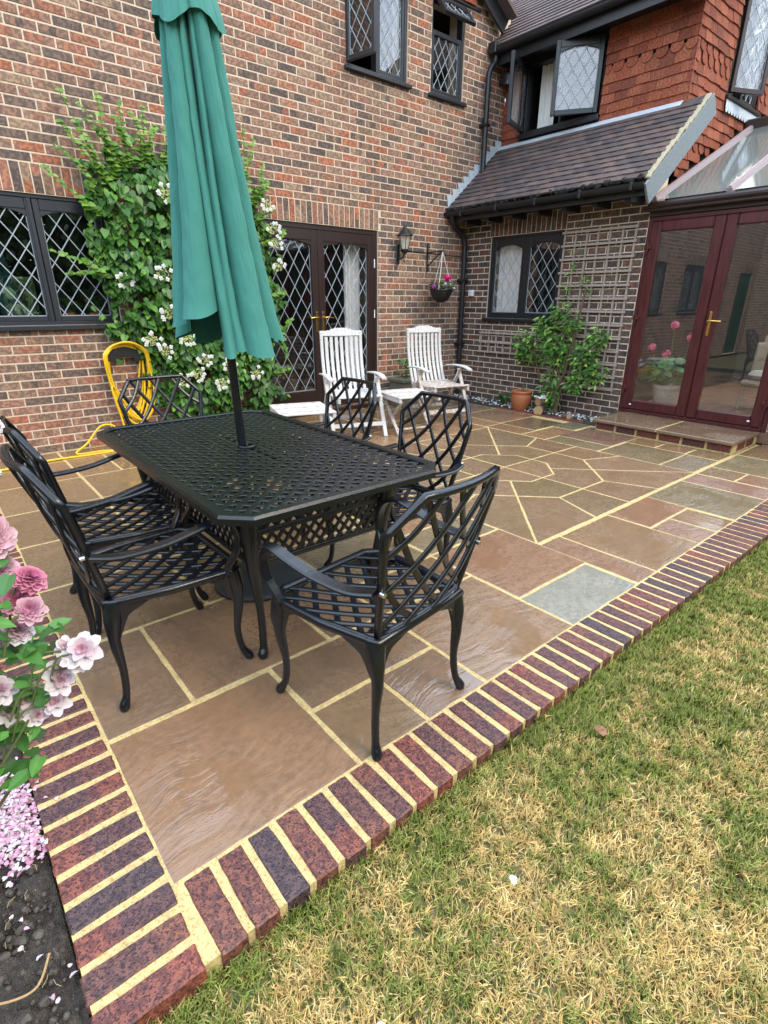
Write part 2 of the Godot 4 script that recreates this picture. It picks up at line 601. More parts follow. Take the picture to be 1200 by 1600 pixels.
func build_ground() -> void:
	var b := MB.new()
	b.quad(Vector3(-70, -0.06, 70), Vector3(70, -0.06, 70), Vector3(70, -0.06, -70), Vector3(-70, -0.06, -70))
	var g := part(self, "lawn", b, M.turf)
	tag(g, "lawn of patchy green and straw coloured turf", "lawn", "", "structure")
	# planting bed beside the left edging: lumpy soil
	var n := FastNoiseLite.new()
	n.seed = 8
	n.frequency = 7.0
	n.fractal_octaves = 4
	var s := MB.new()
	var nx := 90
	var nz := 420
	var x0 := -1.1
	var x1 := -0.052
	var z0 := -5.7
	var z1 := -0.3
	for j in nz + 1:
		for i in nx + 1:
			var p := Vector3(lerpf(x0, x1, float(i) / nx), 0, lerpf(z0, z1, float(j) / nz))
			var e := 0.016
			var f := func(q: Vector3) -> float: return -0.038 + 0.034 * n.get_noise_2d(q.x, q.z) + 0.034 * absf(n.get_noise_2d(q.x * 3.1, q.z * 3.1))
			p.y = f.call(p)
			var nn := Vector3(f.call(p - Vector3(e, 0, 0)) - f.call(p + Vector3(e, 0, 0)), 2.0 * e, f.call(p - Vector3(0, 0, e)) - f.call(p + Vector3(0, 0, e))).normalized()
			s.vert(p, nn, Color.WHITE)
	for j in nz:
		for i in nx:
			var a := j * (nx + 1) + i
			s.idx(a, a + nx + 1, a + nx + 2)
			s.idx(a, a + nx + 2, a + 1)
	var bed := part(self, "flower_bed", s, M.soil)
	tag(bed, "dark crumbly soil of the flower bed along the brick edging", "soil", "", "structure")
	# strip of soil and pebbles at the foot of the wing wall
	var t := MB.new()
	t.cube(Vector3(5.86, -0.05, WZ), Vector3(WX, 0.004, -3.10))
	t.cube(Vector3(4.75, -0.05, WZ), Vector3(5.86, 0.004, WZ + 0.11))
	var strip := part(self, "gravel_margin_ground", t, M.soil)
	tag(strip, "narrow dark soil margin at the foot of the wing wall", "soil", "", "structure")

const STONE_TONES := [Color(0.249, 0.146, 0.073), Color(0.232, 0.138, 0.072), Color(0.258, 0.149, 0.078), Color(0.222, 0.138, 0.070), Color(0.254, 0.157, 0.081)]

func slab(parent: Node, poly: PackedVector2Array, col: Color, spin := -1.0, gap := 0.0075) -> void:
	if Geometry2D.is_polygon_clockwise(poly):
		poly.reverse()
	var ins: Array = Geometry2D.offset_polygon(poly, -gap, Geometry2D.JOIN_MITER)
	if ins.is_empty():
		return
	var q: PackedVector2Array = ins[0]
	if Geometry2D.is_polygon_clockwise(q):
		q.reverse()
	var ring := PackedVector2Array()
	for i in q.size():
		var a := q[i]
		var e := q[(i + 1) % q.size()] - a
		var k := maxi(2, int(e.length() / 0.055))
		var nn := Vector2(e.y, -e.x).normalized()
		for j in k:
			var w := rng.randf_range(-0.0022, 0.0014)
			ring.append(a + e * (float(j) / k) + nn * w)
	var cen := Vector2.ZERO
	for p in ring:
		cen += p / ring.size()
	var ang := spin if spin >= 0.0 else float(rng.randi() % 4) * PI / 2.0 + rng.randf_range(-0.2, 0.2)
	var off := Vector2(rng.randf_range(0.2, 0.8), rng.randf_range(0.2, 0.8))
	var tilt := Vector2(rng.randf_range(-0.0022, 0.0022), rng.randf_range(-0.0022, 0.0022))
	var y0 := rng.randf_range(0.0008, 0.0018)
	var b := MB.new()
	var up := Vector3(-tilt.x, 1, -tilt.y).normalized()
	var lift := func(p: Vector2) -> Vector3: return Vector3(p.x - cen.x, y0 + tilt.dot(p - cen), p.y - cen.y)
	var uvof := func(p: Vector2) -> Vector2: return (p - cen).rotated(ang) / 2.4 + off
	var n := ring.size()
	var c0 := b.vert(lift.call(cen), up, col, uvof.call(cen))
	var start := b.P.size()
	for p in ring:
		var d := (p - cen).normalized() * 0.0035
		b.vert(lift.call(p - d), up, col, uvof.call(p - d))
	for p in ring:
		var o := (p - cen).normalized()
		b.vert(lift.call(p) - Vector3(0, 0.0028, 0), (Vector3(o.x, 0.7, o.y)).normalized(), col, uvof.call(p))
	for p in ring:
		var o := (p - cen).normalized()
		b.vert(lift.call(p) - Vector3(0, 0.024, 0), Vector3(o.x, 0, o.y), col, uvof.call(p))
	for i in n:
		var j := (i + 1) % n
		b.idx(c0, start + j, start + i)
		for r in 2:
			b.idx(start + r * n + i, start + r * n + j, start + (r + 1) * n + j)
			b.idx(start + r * n + i, start + (r + 1) * n + j, start + (r + 1) * n + i)
	part(parent, "paving_slab", b, M.sandstone, at(cen.x, 0, cen.y))

func rect_slab(parent: Node, x0: float, x1: float, z0: float, z1: float, col := Color(-1, 0, 0), spin := -1.0) -> void:
	if col.r < 0.0:
		col = shade(pick(STONE_TONES), 0.10)
	slab(parent, PackedVector2Array([Vector2(x0, z0), Vector2(x1, z0), Vector2(x1, z1), Vector2(x0, z1)]), col, spin)

func build_patio() -> void:
	var root := Node3D.new()
	root.name = "patio"
	add_child(root)
	tag(root, "wet brown sandstone patio with cream joints and a circle feature", "patio", "", "structure")
	var j := MB.new()
	j.cube(Vector3(-0.046, -0.09, WZ + 0.0), Vector3(10.0, -0.0008, -0.797))
	part(root, "jointing", j, M.jointing)
	var green := Color(0.202, 0.150, 0.083)
	var grey := Color(0.254, 0.233, 0.184)
	var pink := Color(0.254, 0.139, 0.081)
	var dark := Color(0.155, 0.099, 0.061)
	var X := PX0
	# front strip, corner to the right
	rect_slab(root, X, 0.76, -1.605, PZ1, Color(0.245, 0.141, 0.078), 0.3)
	rect_slab(root, 0.76, 1.057, -1.303, PZ1, Color(0.206, 0.130, 0.072))
	rect_slab(root, 1.057, 1.365, -1.303, PZ1, Color(0.215, 0.134, 0.083), 0.1)
	rect_slab(root, 0.765, 1.365, -1.617, -1.307, Color(0.211, 0.130, 0.078))
	rect_slab(root, 1.365, 1.965, -1.617, PZ1, Color(0.249, 0.150, 0.083), 0.0)
	rect_slab(root, 1.965, 2.56, -1.311, PZ1, grey, 0.6)
	rect_slab(root, 1.97, 2.58, -1.925, -1.311, pink, 0.15)
	rect_slab(root, 2.57, 2.775, -1.617, PZ1, Color(0.241, 0.138, 0.086))
	rect_slab(root, 2.775, 3.343, -1.612, PZ1, Color(0.237, 0.146, 0.079), 0.0)
	rect_slab(root, 3.345, 3.92, -1.612, -1.312, pink)
	rect_slab(root, 3.335, 3.607, -1.312, PZ1, Color(0.258, 0.150, 0.097))
	rect_slab(root, 3.607, 3.895, -1.312, PZ1)
	rect_slab(root, 3.915, 4.525, -1.618, PZ1, green, 0.05)
	rect_slab(root, 4.525, 4.825, -1.618, PZ1, Color(0.267, 0.158, 0.112))
	rect_slab(root, 4.835, 5.14, -1.618, -1.326)
	rect_slab(root, 4.835, 5.14, -1.326, PZ1, pink)
	rect_slab(root, 5.145, 5.765, -1.618, PZ1, green * 1.1, 0.0)
	rect_slab(root, 5.77, 6.38, -1.618, -1.33)
	rect_slab(root, 5.77, 6.38, -1.33, PZ1)
	for k in 5:
		rect_slab(root, 6.39 + k * 0.61, 7.0 + k * 0.61, -1.618, PZ1)
	# the circle feature
	var c := Vector2(3.708, -2.768)
	var a1 := 0.392
	var t1 := a1 * tan(PI / 8)
	var a2 := 0.755
	var t2 := a2 * tan(PI / 8)
	var H := 1.137
	var s := 0.468
	var m1 := Vector2.ONE * (a1 + t1) * 0.5
	var m2 := Vector2.ONE * (a2 + t2) * 0.5
	var kit := [Color(0.225, 0.141, 0.079), Color(0.211, 0.137, 0.074), Color(0.237, 0.138, 0.079), Color(0.248, 0.152, 0.088), Color(0.209, 0.141, 0.078)]
	for qx in [-1, 1]:
		for qz in [-1, 1]:
			var f := Vector2(qx, qz)
			slab(root, PackedVector2Array([c, c + f * Vector2(a1, 0), c + f * Vector2(a1, t1), c + f * Vector2(t1, a1), c + f * Vector2(0, a1)]), shade(pick(kit), 0.08))
			for sw in 2:
				var pl := [[Vector2(a1, 0), Vector2(a2, 0), Vector2(a2, t2), m2, m1, Vector2(a1, t1)], [Vector2(a2, 0), Vector2(H, 0), Vector2(H, s), Vector2(a2, t2)], [Vector2(a2, t2), Vector2(H, s), Vector2(H, H), m2]]
				for pp in pl:
					var poly := PackedVector2Array()
					for v in pp:
						poly.append(c + f * (Vector2(v.y, v.x) if sw else v))
					slab(root, poly, shade(pick(kit), 0.10))
	# between the circle and the doors
	rect_slab(root, 4.845, 5.408, -2.53, -1.935, Color(0.202, 0.146, 0.079), 0.0)
	rect_slab(root, 4.845, 5.395, -1.935, -1.638, Color(0.224, 0.170, 0.108))
	rect_slab(root, 5.412, 5.71, -2.55, -2.245)
	rect_slab(root, 5.412, 5.71, -2.245, -1.95)
	rect_slab(root, 5.398, 5.71, -1.945, -1.638)
	rect_slab(root, 5.125, 5.785, -3.155, -2.545, Color(0.202, 0.118, 0.079), 0.1)
	rect_slab(root, 4.845, 5.12, -3.135, -2.535, green)
	rect_slab(root, 4.85, 5.47, -3.44, -3.14)
	rect_slab(root, 5.475, 5.855, -3.475, -3.185, Color(0.150, 0.138, 0.086))
	rect_slab(root, 5.79, 6.36, -3.09, -2.545)
	rect_slab(root, 5.715, 6.36, -2.54, -1.95)
	rect_slab(root, 5.715, 6.36, -1.945, -1.63)
	rect_slab(root, 4.85, 5.13, -3.935, -3.445)
	rect_slab(root, 5.135, 5.74, -3.955, -3.465, dark)
	rect_slab(root, 5.14, 5.845, -4.60, -3.96, Color(0.224, 0.134, 0.079))
	rect_slab(root, 4.85, 5.135, -4.38, -3.94)
	rect_slab(root, 4.85, 5.135, -4.99, -4.385)
	rect_slab(root, 5.14, 5.845, -5.05, -4.605, Color(0.202, 0.130, 0.083))
	rect_slab(root, 4.85, 5.845, -5.68, -5.055, Color(0.163, 0.130, 0.090))
	# left of the circle
	rect_slab(root, X, 0.465, -2.228, -1.61, Color(0.202, 0.126, 0.078), 0.2)
	rect_slab(root, 0.465, 1.06, -2.232, -1.617, Color(0.228, 0.134, 0.076))
	rect_slab(root, 1.063, 1.365, -2.232, -1.62, Color(0.215, 0.134, 0.079))
	rect_slab(root, 1.368, 1.966, -1.92, -1.62)
	rect_slab(root, 1.368, 1.966, -2.53, -1.923, green)
	rect_slab(root, 1.972, 2.567, -2.225, -1.928, green * 1.05)
	for z in [[-2.86, -2.235], [-3.505, -2.863], [-4.143, -3.508], [-4.79, -4.146], [-5.40, -4.793], [-5.76, -5.403]]:
		rect_slab(root, X, 0.775, z[0], z[1])
	for z in [[-2.85, -2.235], [-3.46, -2.853], [-4.15, -3.463], [-4.787, -4.153]]:
		rect_slab(root, 0.779, 1.364, z[0], z[1])
	rect_slab(root, 0.779, 1.093, -5.42, -4.79)
	rect_slab(root, 1.096, 1.66, -5.42, -4.79)
	rect_slab(root, 0.779, 1.66, -5.76, -5.423)
	for z in [[-3.14, -2.533], [-3.45, -3.143], [-4.15, -3.453], [-4.787, -4.153]]:
		rect_slab(root, 1.368, 1.966, z[0], z[1])
	for z in [[-2.835, -2.228], [-3.14, -2.838], [-3.905, -3.143]]:
		rect_slab(root, 1.97, 2.567, z[0], z[1])
	var zr := [[-4.51, -3.909], [-4.82, -4.513], [-5.43, -4.823], [-5.76, -5.433]]
	for k in zr.size():
		var x := 1.97 if k < 2 else 1.664
		while x < 4.6:
			var w: float = pick([0.305, 0.61, 0.61, 0.915])
			var x2 := minf(x + w, 4.846)
			if 4.846 - x2 < 0.25:
				x2 = 4.846
			rect_slab(root, x, x2, zr[k][0], zr[k][1])
			x = x2 + 0.003
	# row of red pavers against the pebble margin
	var rb := MB.new()
	rb.box(Transform3D.IDENTITY, Vector3(0.10, 0.05, 0.205), 0.005, Color(0.22, 0.065, 0.045))
	var rm := rb.done(M.edge_brick)
	for k in 6:
		put(root, "brick", rm, turned(5.905 + rng.randf_range(-0.005, 0.005), -0.0155, -4.52 + k * 0.215, Vector3(0, rng.randf_range(-2, 2), 0)))
	# doorstep: brick riser with two stone treads
	var step := hub(root, "doorstep")
	var core := MB.new()
	core.cube(Vector3(5.707, -0.05, -3.053), Vector3(WX - 0.002, 0.093, -1.647))
	part(step, "mortar_core", core, M.jointing)
	var sb := MB.new()
	sb.box(Transform3D.IDENTITY, Vector3(0.102, 0.072, 0.21), 0.005, Color(0.21, 0.055, 0.038))
	var sm := sb.done(M.edge_brick)
	var sb2 := MB.new()
	sb2.box(Transform3D.IDENTITY, Vector3(0.102, 0.072, 0.21), 0.005, Color(0.13, 0.045, 0.04))
	var sm2 := sb2.done(M.edge_brick)
	for k in 6:
		put(step, "brick", sm if k % 3 != 1 else sm2, at(5.752, 0.052, -2.94 + k * 0.2345))
	for k in 2:
		put(step, "brick", sm, turned(5.92 + k * 0.235, 0.052, -1.695, Vector3(0, 90, 0)))
		put(step, "brick", sm2, turned(5.92 + k * 0.235, 0.052, -3.005, Vector3(0, 90, 0)))
	for z in [[-3.07, -2.375], [-2.355, -1.63]]:
		var tb := MB.new()
		var mid := Vector3(6.005, 0.112, (z[0] + z[1]) * 0.5)
		tb.box(Transform3D.IDENTITY, Vector3(0.70, 0.036, z[1] - z[0]), 0.006, Color(0.205, 0.13, 0.078))
		for i in tb.P.size():
			tb.U[i] = Vector2(tb.P[i].z + mid.z, tb.P[i].x) / 2.4 + Vector2(1.6, 0.4)
		part(step, "tread", tb, M.sandstone, Transform3D(Basis.IDENTITY, mid))
	var tj := MB.new()
	tj.cube(Vector3(5.665, 0.10, -2.376), Vector3(6.35, 0.127, -2.354))
	part(step, "joint", tj, M.jointing)

const EDGE_TONES := [Color(0.255, 0.078, 0.048), Color(0.185, 0.068, 0.050), Color(0.115, 0.058, 0.054), Color(0.092, 0.056, 0.056), Color(0.205, 0.082, 0.054), Color(0.155, 0.062, 0.050), Color(0.13, 0.06, 0.054)]

func edge_brick_mesh(k: int) -> ArrayMesh:
	var b := MB.new()
	var col: Color = EDGE_TONES[k % EDGE_TONES.size()]
	var L := 0.215
	var W := 0.0650
	var gx := [0.0, 0.004, 0.03, 0.06, 0.09, 0.12, 0.15, 0.185, L - 0.004, L]
	var gz := [0.0, 0.0035, 0.02, 0.033, 0.046, W - 0.0035, W]
	var nx := gx.size() - 1
	var nz := gz.size() - 1
	var n := FastNoiseLite.new()
	n.seed = 900 + k
	n.frequency = 22.0
	var col2: Color = EDGE_TONES[(k * 3 + 1) % EDGE_TONES.size()]
	var cut := rng.randf_range(0.1, 0.5)
	var hx := func(i: int) -> float: return -L / 2 + gx[i]
	var hz := func(i: int) -> float: return -W / 2 + gz[i]
	var top := func(i: int, j: int) -> Vector3:
		var x: float = hx.call(i)
		var z: float = hz.call(j)
		var ex := maxf(0.0, absf(x) - L / 2 + 0.004) / 0.004
		var ez := maxf(0.0, absf(z) - W / 2 + 0.0035) / 0.0035
		var chip := maxf(0.0, n.get_noise_2d(x * 1.7 + 40.0, z * 1.7) - 0.25) * 0.012 * maxf(ex, ez)
		var y: float = -0.0035 * maxf(ex, ez) + 0.0016 * n.get_noise_2d(x, z) - 0.6 * chip
		x += 0.0028 * n.get_noise_2d(z * 2.0 + 5.0, x * 0.3) - 0.5 * chip * signf(x)
		z += 0.0024 * n.get_noise_2d(x * 1.2, z * 0.2 + 9.0) - 0.5 * chip * signf(z) - 0.002 * ex * ez * signf(z)
		return Vector3(x, y, z)
	for i in nx:
		var c := col.lerp(col2, smoothstep(cut, cut + 0.25, float(i) / nx) * 0.8)
		for j in nz:
			b.quad(top.call(i, j), top.call(i, j + 1), top.call(i + 1, j + 1), top.call(i + 1, j), c)
	var dn := Vector3(0, -0.075, 0)
	for i in nx:
		for j in [0, nz]:
			var p: Vector3 = top.call(i, j)
			var q: Vector3 = top.call(i + 1, j)
			b.quad_out(p, q, q + dn, p + dn, Vector3(0, -0.04, 0), col)
	for j in nz:
		for i in [0, nx]:
			var p: Vector3 = top.call(i, j)
			var q: Vector3 = top.call(i, j + 1)
			b.quad_out(p, q, q + dn, p + dn, Vector3(0, -0.04, 0), col)
	return b.done(M.edge_brick)

func build_edging() -> void:
	var root := Node3D.new()
	root.name = "brick_edging"
	add_child(root)
	tag(root, "edging of dark red bricks with wide cream joints round the patio", "brick edging", "", "structure")
	var ms := []
	for k in 22:
		ms.append(edge_brick_mesh(k))
	var z := -0.79 - 0.033
	while z > -5.6:
		var flip := 180.0 if rng.randf() < 0.5 else 0.0
		put(root, "brick", pick(ms), turned(0.0585 + rng.randf_range(-0.003, 0.003), rng.randf_range(0.0022, 0.0052), z, Vector3(rng.randf_range(-0.6, 0.6), flip + rng.randf_range(-1.8, 1.8), rng.randf_range(-0.5, 0.5))))
		z -= 0.0868
	var x := 0.197 + 0.033
	while x < 9.5:
		var flip := 180.0 if rng.randf() < 0.5 else 0.0
		put(root, "brick", pick(ms), turned(x, rng.randf_range(0.0022, 0.0052), -0.899 + rng.randf_range(-0.004, 0.003), Vector3(rng.randf_range(-0.5, 0.5), 90.0 + flip + rng.randf_range(-2.0, 2.0), rng.randf_range(-0.7, 0.7))))
		x += 0.0862

# ---------------------------------------------------------------- house

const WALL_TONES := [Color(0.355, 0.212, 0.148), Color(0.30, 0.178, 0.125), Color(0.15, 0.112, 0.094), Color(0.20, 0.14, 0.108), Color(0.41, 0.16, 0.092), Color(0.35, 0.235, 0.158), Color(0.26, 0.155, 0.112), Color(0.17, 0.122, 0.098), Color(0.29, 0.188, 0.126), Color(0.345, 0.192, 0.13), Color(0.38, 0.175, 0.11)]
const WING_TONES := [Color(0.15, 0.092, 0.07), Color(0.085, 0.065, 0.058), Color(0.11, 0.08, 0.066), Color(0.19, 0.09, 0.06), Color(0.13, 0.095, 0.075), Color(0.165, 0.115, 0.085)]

func px(p: Vector3) -> Vector2:     # only used to choose which bricks become parts of their own
	var b := Basis.from_euler(Vector3(-21.57, -40.02, 0.265) * PI / 180.0)
	var c := b.inverse() * (p - CAM)
	if c.z > -0.1:
		return Vector2(-1e5, -1e5)
	return Vector2(600.0 + 831.9 * c.x / -c.z, 800.0 - 831.9 * c.y / -c.z)

func brick_cols(tones: Array) -> Array:
	var a: Color = shade(pick(tones), 0.12)
	var r := rng.randf()
	if r < 0.45:
		return [a, a, a]
	var c: Color = shade(pick(tones), 0.12)
	if r < 0.62:
		return [a, c, a]
	if r < 0.80:
		return [a, a, c]
	return [c, a, a]

func add_brick(b: MB, u0: float, u1: float, v0: float, v1: float, z: float, cols: Array, upright := false) -> void:
	var e := 0.0035
	var s := [0.0, rng.randf_range(0.22, 0.42), rng.randf_range(0.58, 0.8), 1.0]
	for k in 3:
		if upright:
			var a := lerpf(v0 + e, v1 - e, s[k])
			var c := lerpf(v0 + e, v1 - e, s[k + 1])
			b.quad(Vector3(u0 + e, a, z), Vector3(u1 - e, a, z), Vector3(u1 - e, c, z), Vector3(u0 + e, c, z), cols[k])
		else:
			var a := lerpf(u0 + e, u1 - e, s[k])
			var c := lerpf(u0 + e, u1 - e, s[k + 1])
			b.quad(Vector3(a, v0 + e, z), Vector3(c, v0 + e, z), Vector3(c, v1 - e, z), Vector3(a, v1 - e, z), cols[k])
	var f := [Vector3(u0 + e, v0 + e, z), Vector3(u1 - e, v0 + e, z), Vector3(u1 - e, v1 - e, z), Vector3(u0 + e, v1 - e, z)]
	var g := [Vector3(u0, v0, z - 0.0025), Vector3(u1, v0, z - 0.0025), Vector3(u1, v1, z - 0.0025), Vector3(u0, v1, z - 0.0025)]
	for k in 4:
		var j := (k + 1) % 4
		var col: Color = cols[1]
		b.quad(g[k], g[j], f[j], f[k], col)
		var d := Vector3(0, 0, -0.014)
		b.quad(g[k] + d, g[j] + d, g[j], g[k], col)

func cut(lo: float, hi: float, holes: Array) -> Array:   # 1D interval minus holes
	var out := [[lo, hi]]
	for h in holes:
		var nx := []
		for i in out:
			if h[1] <= i[0] or h[0] >= i[1]:
				nx.append(i)
				continue
			if h[0] > i[0]:
				nx.append([i[0], h[0]])
			if h[1] < i[1]:
				nx.append([h[1], i[1]])
		out = nx
	return out

func wall_core(b: MB, u0: float, u1: float, v0: float, v1: float, holes: Array, zf: float, zb: float) -> void:
	var us := [u0, u1]
	for h in holes:
		for k in 2:
			if h[k] > u0 and h[k] < u1 and not us.has(h[k]):
				us.append(h[k])
	us.sort()
	for i in us.size() - 1:
		var m: float = (us[i] + us[i + 1]) * 0.5
		var hh := []
		for h in holes:
			if h[0] < m and h[1] > m:
				hh.append([h[2], h[3]])
		for seg in cut(v0, v1, hh):
			b.cube(Vector3(us[i], seg[0], zb), Vector3(us[i + 1], seg[1], zf))

func brick_wall(parent: Node3D, called: String, x: Transform3D, u0: float, u1: float, v0: float, v1: float, holes: Array, soldiers: Array, tones: Array, own: int, shift := 0.0, skip = null) -> Node3D:
	var core := MB.new()
	wall_core(core, u0, u1, v0, v1, holes, -0.0035, -0.28)
	var wall := part(parent, called, core, M.mortar, x)
	var list := []
	var rows := int(round((v1 - v0) / 0.075))
	for r in rows:
		var a := v0 + r * 0.075 + 0.006
		var c := a + 0.063
		var hs := []
		for h in holes + soldiers:
			if h[2] < c - 0.03 and h[3] > a + 0.03:
				hs.append([h[0] - 0.0, h[1] + 0.0])
		var off := fposmod(shift + (0.1125 if r % 2 else 0.0), 0.225)
		for seg in cut(u0, u1, hs):
			var k0 := int(floor((seg[0] - u0 - off) / 0.225)) - 1
			var k1 := int(ceil((seg[1] - u0 - off) / 0.225)) + 1
			for k in range(k0, k1):
				var p: float = maxf(u0 + off + k * 0.225 + 0.006, seg[0] + 0.003)
				var q: float = minf(u0 + off + (k + 1) * 0.225 - 0.006, seg[1] - 0.003)
				if q - p > 0.025:
					list.append([p, q, a, c, false])
	for s in soldiers:
		var n := int(round((s[1] - s[0]) / 0.075))
		var w: float = (s[1] - s[0]) / n
		for k in n:
			list.append([s[0] + k * w + 0.005, s[0] + (k + 1) * w - 0.005, s[2] + 0.005, s[3] - 0.005, true])
	var seen := []
	var rest := []
	var hx := parent.global_transform * x
	for d in list:
		var w := hx * Vector3((d[0] + d[1]) * 0.5, (d[2] + d[3]) * 0.5, 0)
		if skip != null and skip.call(w):
			continue
		var s := px(w)
		if s.x > -10 and s.x < 1210 and s.y > -10 and s.y < 1610:
			d.append(w.distance_to(CAM))
			seen.append(d)
		else:
			rest.append(d)
	seen.sort_custom(func(p, q): return p[5] < q[5])
	var variants := []
	for k in 16:
		var vb := MB.new()
		add_brick(vb, -0.1065, 0.1065, -0.0315, 0.0315, 0.0, brick_cols(tones))
		variants.append(vb.done(M.brick))
	var mass := MB.new()
	for k in seen.size():
		var d: Array = seen[k]
		var z := rng.randf_range(-0.0015, 0.0015)
		if k < own:
			var cx: float = (d[0] + d[1]) * 0.5
			var cy: float = (d[2] + d[3]) * 0.5
			var full: bool = not d[4] and absf(d[1] - d[0] - 0.213) < 0.002
			if full:
				put(wall, "brick", pick(variants), at(cx, cy, z))
			else:
				var ob := MB.new()
				add_brick(ob, d[0] - cx, d[1] - cx, d[2] - cy, d[3] - cy, 0.0, brick_cols(tones), d[4])
				part(wall, "brick", ob, M.brick, at(cx, cy, z))
		else:
			add_brick(mass, d[0], d[1], d[2], d[3], z, brick_cols(tones), d[4])
	for d in rest:
		add_brick(mass, d[0], d[1], d[2], d[3], rng.randf_range(-0.0015, 0.0015), brick_cols(tones), d[4])
	if mass.P.size() > 0:
		part(wall, "brickwork", mass, M.brick, Transform3D.IDENTITY, "stuff")
	return wall

# one glazed leaf: origin at its lower left corner, x right, y up, z outwards
func leaf_frame(win: Node3D, x: Transform3D, w: float, h: float, fm: Material, stile: float, top: float, bottom: float, arch: float, dx: float, dy: float, deep := 0.045) -> void:
	var b := MB.new()
	b.cube(Vector3(0, 0, 0), Vector3(stile, h, deep), 0.004)
	b.cube(Vector3(w - stile, 0, 0), Vector3(w, h, deep), 0.004)
	b.cube(Vector3(stile, 0, 0.001), Vector3(w - stile, bottom, deep - 0.001), 0.004)
	b.cube(Vector3(stile, h - top, 0.001), Vector3(w - stile, h, deep - 0.001), 0.004)
	if arch > 0.0:
		var n := 14
		var y0 := h - top + 0.002
		for i in n:
			var p := lerpf(stile, w - stile, float(i) / n)
			var q := lerpf(stile, w - stile, float(i + 1) / n)
			var f := func(u: float) -> float:
				var t := absf(u - w * 0.5) / (w * 0.5 - stile)
				return y0 - 0.002 - arch * pow(t, 2.2)
			var a: float = f.call(p)
			var c: float = f.call(q)
			var z := deep - 0.008
			b.quad(Vector3(p, a, z), Vector3(q, c, z), Vector3(q, y0, z), Vector3(p, y0, z))
			b.quad(Vector3(p, a, 0.01), Vector3(q, c, 0.01), Vector3(q, c, z), Vector3(p, a, z))
			b.quad(Vector3(p, y0, 0.01), Vector3(q, y0, 0.01), Vector3(q, c, 0.01), Vector3(p, a, 0.01))
	part(win, "casement_frame", b, fm, x)
	var g := MB.new()
	g.cube(Vector3(stile - 0.004, bottom - 0.004, 0.018), Vector3(w - stile + 0.004, h - top + 0.004, 0.022))
	g.cube(Vector3(stile - 0.004, bottom - 0.004, 0.004), Vector3(w - stile + 0.004, h - top + 0.004, 0.008))
	part(win, "pane", g, M.glass, x)
	if dx > 0.0:
		var l := MB.new()
		var poly := PackedVector2Array([Vector2(stile, bottom), Vector2(w - stile, bottom), Vector2(w - stile, h - top), Vector2(stile, h - top)])
		var sec := PackedVector2Array([Vector2(-0.0048, 0), Vector2(-0.0028, 0.0035), Vector2(0.0028, 0.0035), Vector2(0.0048, 0)])
		for s in [-1, 1]:
			var d := Vector2(dx * s, dy).normalized()
			for k in range(-14, 24):
				var p := Vector2(stile + dx * (k + 0.25), bottom + 0.03)
				var r := clip_line(p, d, poly)
				if r.is_empty():
					continue
				var a: Vector2 = p + d * r[0]
				var c: Vector2 = p + d * r[1]
				if a.distance_to(c) < 0.02:
					continue
				var z := 0.0225 + (0.0012 if s > 0 else 0.0)
				l.sweep(pts([Vector3(a.x, a.y, z), Vector3(c.x, c.y, z)]), sec, Vector3(0, 0, 1), PackedFloat32Array(), Color.WHITE, true)
		for e in [[stile, bottom, stile, h - top], [w - stile, bottom, w - stile, h - top], [stile, bottom, w - stile, bottom]]:
			l.sweep(pts([Vector3(e[0], e[1], 0.023), Vector3(e[2], e[3], 0.023)]), rect2(0.014, 0.004), Vector3(0, 0, 1), PackedFloat32Array(), Color.WHITE, true)
		part(win, "leading", l, M.lead_came, x)

func outer_frame(win: Node3D, w: float, h: float, fm: Material, k := 0.035, posts := []) -> void:
	var b := MB.new()
	b.cube(Vector3(0, 0, -0.12), Vector3(k, h, -0.02), 0.003)
	b.cube(Vector3(w - k, 0, -0.12), Vector3(w, h, -0.02), 0.003)
	b.cube(Vector3(k, 0, -0.119), Vector3(w - k, k, -0.021), 0.003)
	b.cube(Vector3(k, h - k, -0.119), Vector3(w - k, h, -0.021), 0.003)
	for p in posts:
		b.cube(Vector3(p - 0.016, k, -0.118), Vector3(p + 0.016, h - k, -0.022), 0.003)
	part(win, "frame", b, fm)

func add_sill(win: Node3D, w: float, m: Material, over := 0.04) -> void:
	var b := MB.new()
	b.cube(Vector3(-over, -0.042, -0.10), Vector3(w + over, -0.001, 0.05), 0.006)
	part(win, "sill", b, m)

